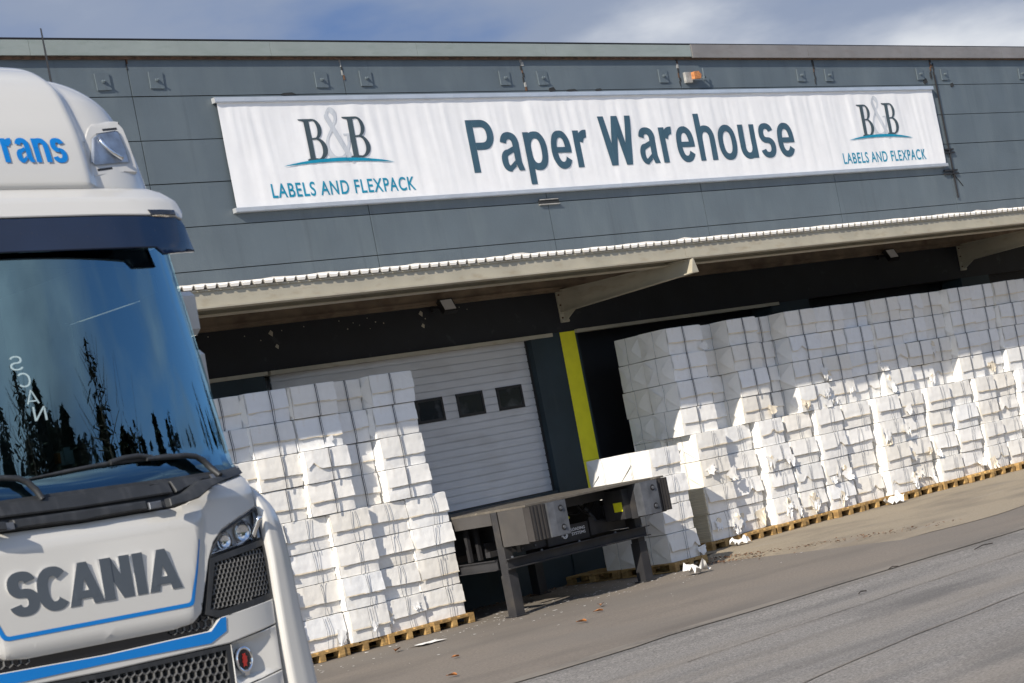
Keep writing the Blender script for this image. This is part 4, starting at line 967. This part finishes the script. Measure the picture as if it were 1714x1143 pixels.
# corner deflectors
OUT = [(.4, 1.34), (.93, 1.31), (1.15, 1.29), (1.28, 1.275), (1.5, 1.262), (1.75, 1.24), (1.86, 1.21), (1.95, 1.16), (2.03, 1.08)]
INN = [(.4, 1.05), (.95, 1.045), (1.15, 1.04), (1.43, 1.043), (1.83, 1.056), (2.03, 1.07)]
for sg in (1, -1):
    def df(u, v):
        z = .42 + 1.61 * v; i_, o_ = itp(z, INN), itp(z, OUT); y0 = g(1.04, z) + .02; w = o_ - i_
        cs = [(i_, y0), (i_ + .008, y0 - .05), (i_ + .022, y0 - .06), (i_ + w * .4, y0 - .05), (i_ + w * .7, y0 - .025), (i_ + w * .9, y0 + .04), (o_, y0 + .16), (o_ + .012, y0 + .45), (o_ + .015, y0 + .75)]
        p = u * 8; k = min(int(p), 7); f = p - k
        x = cs[k][0] + (cs[k + 1][0] - cs[k][0]) * f; y = cs[k][1] + (cs[k + 1][1] - cs[k][1]) * f
        return (sg * x, y + .10 * sstep(1.8, 2.03, z), z)
    b = MB(); b.grid(32, 40, df); b.build('corner_deflector', M['paint'], tk, smooth=True, auto=60)
# cowl below the windscreen
cw = panel('cowl', mirror_outline([(0, 2.064), (.57, 2.062), (1.0, 2.072), (1.1, 2.085), (1.07, 2.04), (.815, 2.004), (.69, 1.978), (.60, 1.932), (.53, 1.919), (0, 1.911)]), g, .01, M['plastic'], tk, thick=.05, bevel=.004)
panel('cowl_bar', mirror_outline([(0, 2.046), (.5, 2.047), (.535, 2.043), (.53, 1.985), (0, 1.977)]), g, .04, M['plastic'], cw, thick=.04, bevel=.008)
for sg in (1, -1):
    panel('cowl_end', [(.545, 2.046), (.82, 2.056), (.80, 2.036), (.655, 2.032), (.56, 1.992), (.548, 1.986)], g, .04, M['plastic'], cw, thick=.04, bevel=.006, sides=(sg,))
    panel('step_bracket', [(.435, 1.958), (.515, 1.971), (.535, 1.975), (.655, 2.026), (.79, 2.03), (.80, 2.008), (.70, 1.985), (.605, 1.94), (.53, 1.927), (.435, 1.921)], g, .125, M['plastic'], cw, thick=.04, bevel=.006, sides=(sg,))
    panel('step_arm', [(.70, 2.02), (.79, 2.026), (.80, 2.008), (.72, 1.992)], g, .12, M['plastic'], cw, thick=.12, bevel=0, sides=(sg,))
    panel('step_pad', [(.36, 1.955), (.43, 1.957), (.43, 1.922), (.36, 1.921)], g, .06, M['bsteel'], cw, thick=.05, bevel=.004, sides=(sg,))
    panel('cowl_side', [(.825, 2.052), (1.09, 2.075), (1.065, 2.042), (.825, 2.008)], g, .03, M['plastic'], cw, thick=.03, bevel=.005, sides=(sg,))
    panel('seam_clip', [(.80, 2.052), (.822, 2.054), (.82, 2.032), (.798, 2.03)], g, .05, M['bsteel'], cw, thick=.03, bevel=0, sides=(sg,))
panel('cowl_lip', mirror_outline([(0, 1.966), (.355, 1.966), (.355, 1.924), (0, 1.918)]), g, .05, M['plastic'], cw, thick=.04, bevel=.008)
# windscreen
ws = panel('windscreen', mirror_outline([(0, 2.058), (.57, 2.056), (1.0, 2.066), (1.105, 2.075), (1.035, 3.24), (0, 3.22)]), g, .0, M['wind'], tk, thick=0, bevel=0, step=.04, zstep=.06)
panel('tinted_band', mirror_outline([(0, 3.22), (1.0, 3.22), (.985, 3.135), (.93, 3.105), (.84, 3.09), (.74, 3.095), (.70, 3.13), (0, 3.135)]), g, -.006, M['gloss_black'], ws, thick=0, bevel=0)
def tube_on(pts, off, r_, mt, name, parent, dx=0):
    b = MB(); b.tube([(x + dx, g(x + dx, z) - off, z) for x, z in pts], r_, 8); return b.build(name, mt, parent, smooth=True, auto=50)
for dx in (0, -1.03):
    wp = tube_on([(.865, 2.04), (.852, 2.085), (.82, 2.128), (.775, 2.152), (.70, 2.163), (.60, 2.164), (.46, 2.166)], .04, [.016, .017, .017, .015, .014, .013, .009], M['plastic'], 'wiper_arm', tk, dx)
    bl = tube_on([(-.2, 2.143), (0, 2.156), (.15, 2.165), (.3, 2.170), (.45, 2.169), (.6, 2.176), (.64, 2.178)], .018, [.004, .009, .010, .011, .010, .007, .004], M['plastic'], 'wiper_blade', wp, dx)
    tube_on([(.25, 2.172), (.33, 2.185), (.42, 2.188), (.5, 2.172)], .032, .013, M['plastic'], 'wiper_joint', wp, dx)
# sticker on the inside of the glass, seen from behind
for k, ch in enumerate('SCAN'):
    cx0 = -.115 + .022 * k; zc = 2.69 - .082 * k
    grotesk('glass_sticker', ch, cx0 - .034, cx0 + .034, zc - .035, zc + .032, g, .002, M['ghost'], ws, s=.12, t=.11, mirror=True)
# visor, brow, marker lamps
vs_ = panel('sun_visor', mirror_outline([(0, 3.368), (.5, 3.37), (.93, 3.363), (.985, 3.348), (1.0, 3.33), (1.045, 3.19), (.81, 3.17), (.765, 3.205), (0, 3.206)]), gv, .0, M['smoke'], tk, thick=.02, bevel=.005, step=.04, zstep=.04)
br = panel('roof_brow', mirror_outline([(0, 3.374), (.5, 3.375), (.93, 3.369), (.99, 3.353), (1.02, 3.40), (1.0, 3.46), (.96, 3.52), (.90, 3.54), (0, 3.54)]), gv, .004, M['paint'], tk, thick=.06, bevel=.006, step=.05, zstep=.02)
for sg in (1, -1): panel('marker_lamp', [(.765, 3.40), (.945, 3.402), (.94, 3.372), (.775, 3.37)], gv, .012, M['gloss_black'], br, thick=.02, bevel=.003, sides=(sg,))
b = MB(); b.grid(20, 4, lambda u, v: ((u - .5) * 2.06, .30 + .14 * v + .28 * abs(u * 2 - 1) ** 6, 3.535 + .02 * v)); b.build('brow_shelf', M['paint'], br, smooth=True)
# roof fairing: a swept profile with rounded shoulders
RP = [(.42, 3.47), (.36, 3.505), (.335, 3.53), (.34, 3.62), (.375, 3.78), (.43, 3.92), (.50, 4.05), (.60, 4.14), (.74, 4.215), (.95, 4.275), (1.3, 4.32), (1.8, 4.34), (2.3, 4.34)]
RW = [1.02, 1.045, 1.055, 1.05, 1.035, 1.015, 1.0, .99, .98, .97, .96, .96, .96]
RP = [RP[0]] * 0 + RP
def cat(t, arr):
    n = len(arr) - 1; p = t * n; i = min(int(p), n - 1); f = p - i
    P_ = [Vector(arr[max(0, min(n, i + k))]) if hasattr(arr[0], '__len__') else arr[max(0, min(n, i + k))] for k in (-1, 0, 1, 2)]
    return .5 * (2 * P_[1] + (P_[2] - P_[0]) * f + (2 * P_[0] - 5 * P_[1] + 4 * P_[2] - P_[3]) * f * f + (3 * P_[1] - 3 * P_[2] + P_[3] - P_[0]) * f ** 3)
def roof(u, v):
    p = cat(v, RP); q = cat(min(1, v + .01), RP) - cat(max(0, v - .01), RP); q.normalize()
    inw = Vector((q.y, -q.x))                      # away from the viewer / down
    if v < .2: inw = Vector((1, 0))
    w = cat(v, RW); s = (u - .5) * 2 * 1.18; a = abs(s)
    if a <= 1: wrap = .34 * (1 - math.sqrt(max(0, 1 - min(a, .9995) ** 7))); x = w * s
    else: wrap = .34 + (a - 1) * 2.2; x = w * math.copysign(1, s) * (1 + .0 * a)
    bul = .045 * sstep(.62, .53, abs(x)) * sstep(3.5, 3.56, p.y)
    d = wrap - bul
    return (x, p.x + inw.x * d, p.y + inw.y * d)
b = MB(); b.grid(110, 90, roof); rf = b.build('roof_fairing', M['paint'], tk, smooth=True)
bv = BVHTree.FromPolygons([v.co for v in rf.data.vertices], [p.vertices for p in rf.data.polygons])
def gr(x, z):
    h = bv.ray_cast(Vector((x, -1, z)), Vector((0, 1, 0)))
    return h[0].y if h[0] else .6
grotesk('fairing_lettering', 'Trans', -.012, .447, 3.672, 3.842, gr, .004, M['blue'], rf, s=.19, t=.155, gap=.075, step=.05, zstep=.05)
flat_poly('fairing_swoosh', [[(-.45, 3.80), (-.1, 3.86), (.14, 3.918), (.09, 3.88), (-.1, 3.835)]], gr, .004, M['blue'], rf, .05, .05)
lo_ = [(.62, 3.672), (.72, 3.662), (.95, 3.71), (.93, 3.78), (.885, 3.95), (.80, 3.952), (.735, 3.945), (.70, 3.915), (.675, 3.85), (.63, 3.70)]
for sg in (1, -1):
    def pf(x, z): return gr(.60, z) + .03 + .14 * (abs(x) - .6)
    pod = panel('lamp_pod', [(.533, 3.63), (.60, 3.598), (.89, 3.633), (.905, 3.68), (.89, 3.915), (.87, 3.926), (.692, 3.91), (.651, 3.88), (.575, 3.78)], pf, .03, M['paint'], rf, thick=.32, bevel=.016, step=.04, zstep=.04, sides=(sg,))
    lp = panel('roof_lamp', [(.60, 3.684), (.622, 3.670), (.845, 3.692), (.848, 3.755), (.842, 3.855), (.825, 3.858), (.698, 3.836), (.654, 3.81)], pf, .034, M['reflector'], pod, thick=.0, bevel=.0, sides=(sg,))
    panel('lens', [(.595, 3.683), (.62, 3.665), (.85, 3.688), (.853, 3.755), (.846, 3.86), (.825, 3.864), (.695, 3.841), (.649, 3.813)], pf, .04, M['lens'], lp, thick=.012, bevel=.003, sides=(sg,))
    b = MB(); b.tube([(sg * (.70 + .012 * k * k * .5), pf(.74, 3.82 - .03 * k) - .046 , 3.82 - .03 * k) for k in range(5)], .012, 6); b.build('light_guide', M['chrome'], lp, smooth=True)
    for z, xx in ((3.872, .75), (3.648, .63)):
        panel('vent_slot', [(xx, z), (xx + .1, z + .013), (xx + .1, z + .001), (xx, z - .012)], pf, .031, M['dark'], pod, thick=0, bevel=0, sides=(sg,))
b = MB(); b.tube([(.955, 1.12, 4.1), (.943, 1.127, 4.6)], [.008, .004], 6); b.tube([(.955, 1.12, 4.1), (.955, 1.12, 4.2)], .016, 6); b.build('antenna', M['black'], tk)
# cab walls, side windows, mirrors
for sg in (1, -1):
    b = MB(); x0, x1 = (1.15, 1.19) if sg > 0 else (-1.19, -1.15)
    b.box(x0, x1, .5, 2.3, .95, 2.15); b.box(x0 - sg * .06, x1 - sg * .06, 1.55, 2.3, 2.15, 3.45); b.box(x0 - sg * .12, x1 - sg * .12, .6, 1.55, 3.05, 3.45)
    b.build('side_wall', M['paint'], tk)
    b = MB(); b.grid(6, 20, lambda u, v: (sg * (itp(2.07 + 1.2 * v, [(2.07, 1.1), (3.27, 1.03)]) - .025 + .05 * u), g(itp(2.07 + 1.2 * v, [(2.07, 1.1), (3.27, 1.03)]) - .025, 2.07 + 1.2 * v) + .012 + .42 * u, 2.07 + 1.2 * v)); b.build('pillar', M['gloss_black'], tk, smooth=True)
    b = MB(); b.box(sg * 1.1 - .004, sg * 1.1 + .004, .62, 1.55, 2.15, 3.05); b.build('side_window', M['sidewin'], tk)
    b = MB(); b.tube([(sg * 1.2, .8, 3.08), (sg * 1.3, .84, 3.08), (sg * 1.3, .84, 2.5)], .015, 6)
    for z0, z1 in ((2.84, 3.08), (2.5, 2.76)):
        b.prism([(.76, z0 + .03), (.8, z0), (.93, z0), (.95, z0 + .03), (.95, z1 - .03), (.93, z1), (.8, z1), (.76, z1 - .03)], sg * 1.2, sg * 1.385, 0, 'x')
    b.build('side_mirror', M['paint'], tk)
b = MB(); b.box(-1.15, 1.15, 2.26, 2.3, .95, 3.5); b.box(-.98, .98, .45, 2.26, 3.42, 3.46); b.box(-1.1, 1.1, .5, 2.26, .95, 1.45); b.build('cab_shell', M['trim'], tk)
b = MB(); b.box(-.98, .98, .45, 2.26, 3.3, 3.41); b.build('headliner', M['trim'], tk)
b = MB(); b.prism([(.22, 2.03), (.62, 2.06), (.74, 1.98), (.74, 1.5), (.3, 1.5)], -1.1, 1.1, 0, 'x'); b.prism([(.35, 2.06), (.5, 2.16), (.66, 2.14), (.7, 2.05)], .28, .85, 0, 'x'); b.build('dashboard', M['dash'], tk)
b = MB(); mm = Matrix.Translation((.55, .86, 2.12)) @ Matrix.Rotation(R(-62), 4, 'X')
b.tube([mm @ Vector((.22 * math.cos(k * .2618), .22 * math.sin(k * .2618), 0)) for k in range(25)], .017, 8, cap=False); b.tube([mm @ Vector((-.2, 0, -.02)), mm @ Vector((.2, 0, -.02))], .03, 6); b.tube([mm @ Vector((0, 0, -.02)), mm @ Vector((0, -.02, -.4))], .04, 6); b.build('steering_wheel', M['dash'], tk, smooth=True)
for x in (.55, -.55):
    st_ = empty('seat', (x, 1.3, 1.7), parent=tk)
    b = MB(); b.prism([(-.28, 0), (.28, 0), (.3, .1), (.27, .2), (-.27, .2), (-.3, .1)], -.3, .25, 0); b.build('seat_cushion', M['seat'], st_)
    b = MB(); b.prism([(-.25, .2), (.25, .2), (.28, .5), (.24, .85), (.15, .93), (-.15, .93), (-.24, .85), (-.28, .5)], .18, .32, 0); b.build('seat_back', M['seat'], st_)
    b = MB(); b.prism([(-.13, .95), (.13, .95), (.15, 1.05), (.12, 1.16), (-.12, 1.16), (-.15, 1.05)], .2, .3, 0); b.build('headrest', M['seat'], st_)
for sg in (1, -1):
    b = MB(); b.grid(8, 8, lambda u, v: (sg * (1.05 - .05 * u + .05 * v), .42 + .5 * u, 2.06 + (.62 - .45 * u) * v)); b.build('pillar_trim', M['trim'], tk, smooth=True)
b = MB(); b.box(.02, .09, .12, .15, 2.19, 2.255, 0); b.box(.035, .07, .11, .13, 2.2, 2.27, 0); b.box(.005, .02, .12, .15, 2.2, 2.25, 1); b.build('toll_box', [M['white'], M['amber']], tk)
b = MB(); b.box(-.1, -.04, .14, .2, 2.1, 2.26); b.box(.6, .68, .18, .22, 2.14, 2.27); b.build('phone_holder', M['black'], tk)
# chassis and wheels
b = MB(); b.box(-.45, .45, .4, 5.9, .7, .95); b.box(-1.15, 1.15, .6, 2.2, .6, .95); b.box(-1.2, 1.2, 5.7, 5.9, .5, .9); b.box(-1.2, -.6, 2.5, 4.2, .45, .95); b.box(.6, 1.2, 2.5, 4.2, .45, .95); b.build('chassis', M['dark'], tk)
for y in (1.35, 5.0):
    for sg in (1, -1):
        wl = empty('wheel', (sg * 1.05, y, .51), parent=tk)
        b = MB(); b.tube([(-.16, 0, 0), (-.14, 0, 0), (.14, 0, 0), (.16, 0, 0)], [.46, .51, .51, .46], 32); b.build('tyre', M['tyre'], wl, smooth=True, auto=40)
        b = MB(); b.tube([(sg * .1, 0, 0), (sg * .165, 0, 0)], [.3, .26], 24); b.tube([(sg * .165, 0, 0), (sg * .2, 0, 0)], .1, 12); b.build('rim', M['alu'], wl)

# ------------------------------------------------------------------ what stands behind the photographer (seen in the windscreen)
def tree(x, y, h, kind, lab):
    t = tag(empty('spruce_tree' if kind else 'bare_tree', (x, y, .45)), lab, 'tree', 'trees behind the yard')
    b = MB(); b.tube([(0, 0, -.5), (.1, 0, h * .5), (0, .1, h)], [h * .018, h * .011, .03], 7); r2 = random.Random(int(x * 10))
    if not kind:
        for k in range(34):
            z = h * r2.uniform(.3, .95); a = r2.uniform(0, 6.3); l = (h - z) * r2.uniform(.4, .6) + .6
            b.tube([(0, 0, z), (l * .6 * math.cos(a), l * .6 * math.sin(a), z + l * .3), (l * math.cos(a + .2), l * math.sin(a + .2), z + l * .9)], [.07, .04, .015], 4)
    b.build('trunk', M['bark'], t)
    b = MB()
    for k in range(1500 if kind else 260):
        z = h * r2.uniform(.1 if kind else .35, 1.0) ; rr = (h - z) * .3 + .35 if kind else min(h - z, z - h * .25) * .6 + .4
        rr *= (.65 + .35 * math.sin(z * 4.5)) * r2.uniform(.35, 1.05); a = r2.uniform(0, 6.3); s = r2.uniform(.35, .8) * (1 if kind else .6)
        c0 = Vector((rr * math.cos(a), rr * math.sin(a), z - rr * .25)); o1 = Vector((math.cos(a), math.sin(a), -.5)) * s; o2 = Vector((-math.sin(a), math.cos(a), r2.uniform(-.4, .4))) * s * .6
        b.add([c0 - o1, c0 + o2, c0 + o1, c0 - o2], [(0, 1, 2, 3)])
    b.build('crown', M['leaves'], t, fix=False); return t
protos = [tree(200 + 3 * i, -150, h, k, lab) for i, (h, k, lab) in enumerate(((19, 1, 'dark spruce in the tree line behind the yard'), (17, 1, 'dark spruce in the tree line behind the yard'), (20, 0, 'leafless tree in the tree line behind the yard'), (16, 1, 'dark spruce in the tree line behind the yard'), (18, 0, 'leafless tree in the tree line behind the yard')))]
for i in range(125):
    az = R(12 + .72 * i + rnd.uniform(-.3, .3)); d = rnd.uniform(80, 95)
    o = dup(protos[rnd.choice((0, 1, 2, 2, 3, 4, 4))]); o.location = (-15 + d * math.sin(az), -16 - d * math.cos(az), 12.6 - 8. * sstep(.5, 1.25, az)); q = rnd.uniform(.46, .66); o.scale = (q * 2.1, q * 2.1, q); o.rotation_euler = (0, 0, rnd.uniform(0, 6))
b = MB(); b.grid(60, 12, lambda u, v: (-15 + (62 + 60 * v) * math.sin(R(-15 + 130 * u)), -16 - (62 + 60 * v) * math.cos(R(-15 + 130 * u)), .3 + (13.2 - 8. * sstep(.5, 1.25, R(-15 + 130 * u))) * sstep(0, .3, v) + .5 * nz(u * 9, v * 4, 0)))
tag(b.build('hill', M['grass'], smooth=True), kind='structure')
sh = tag(empty('low_shed', (28, -56, .45)), 'long low white shed in front of the tree line behind the yard', 'shed')
b = MB(); b.box(-16, 16, -4, 4, -.5, 7.6); o = b.build('shed_wall', M['panel'], sh)
b = MB(); b.prism([(-4.6, 7.5), (4.6, 7.5), (0, 9.8)], -16.5, 16.5, 0, 'x'); b.build('shed_roof', M['snowroof'], sh)
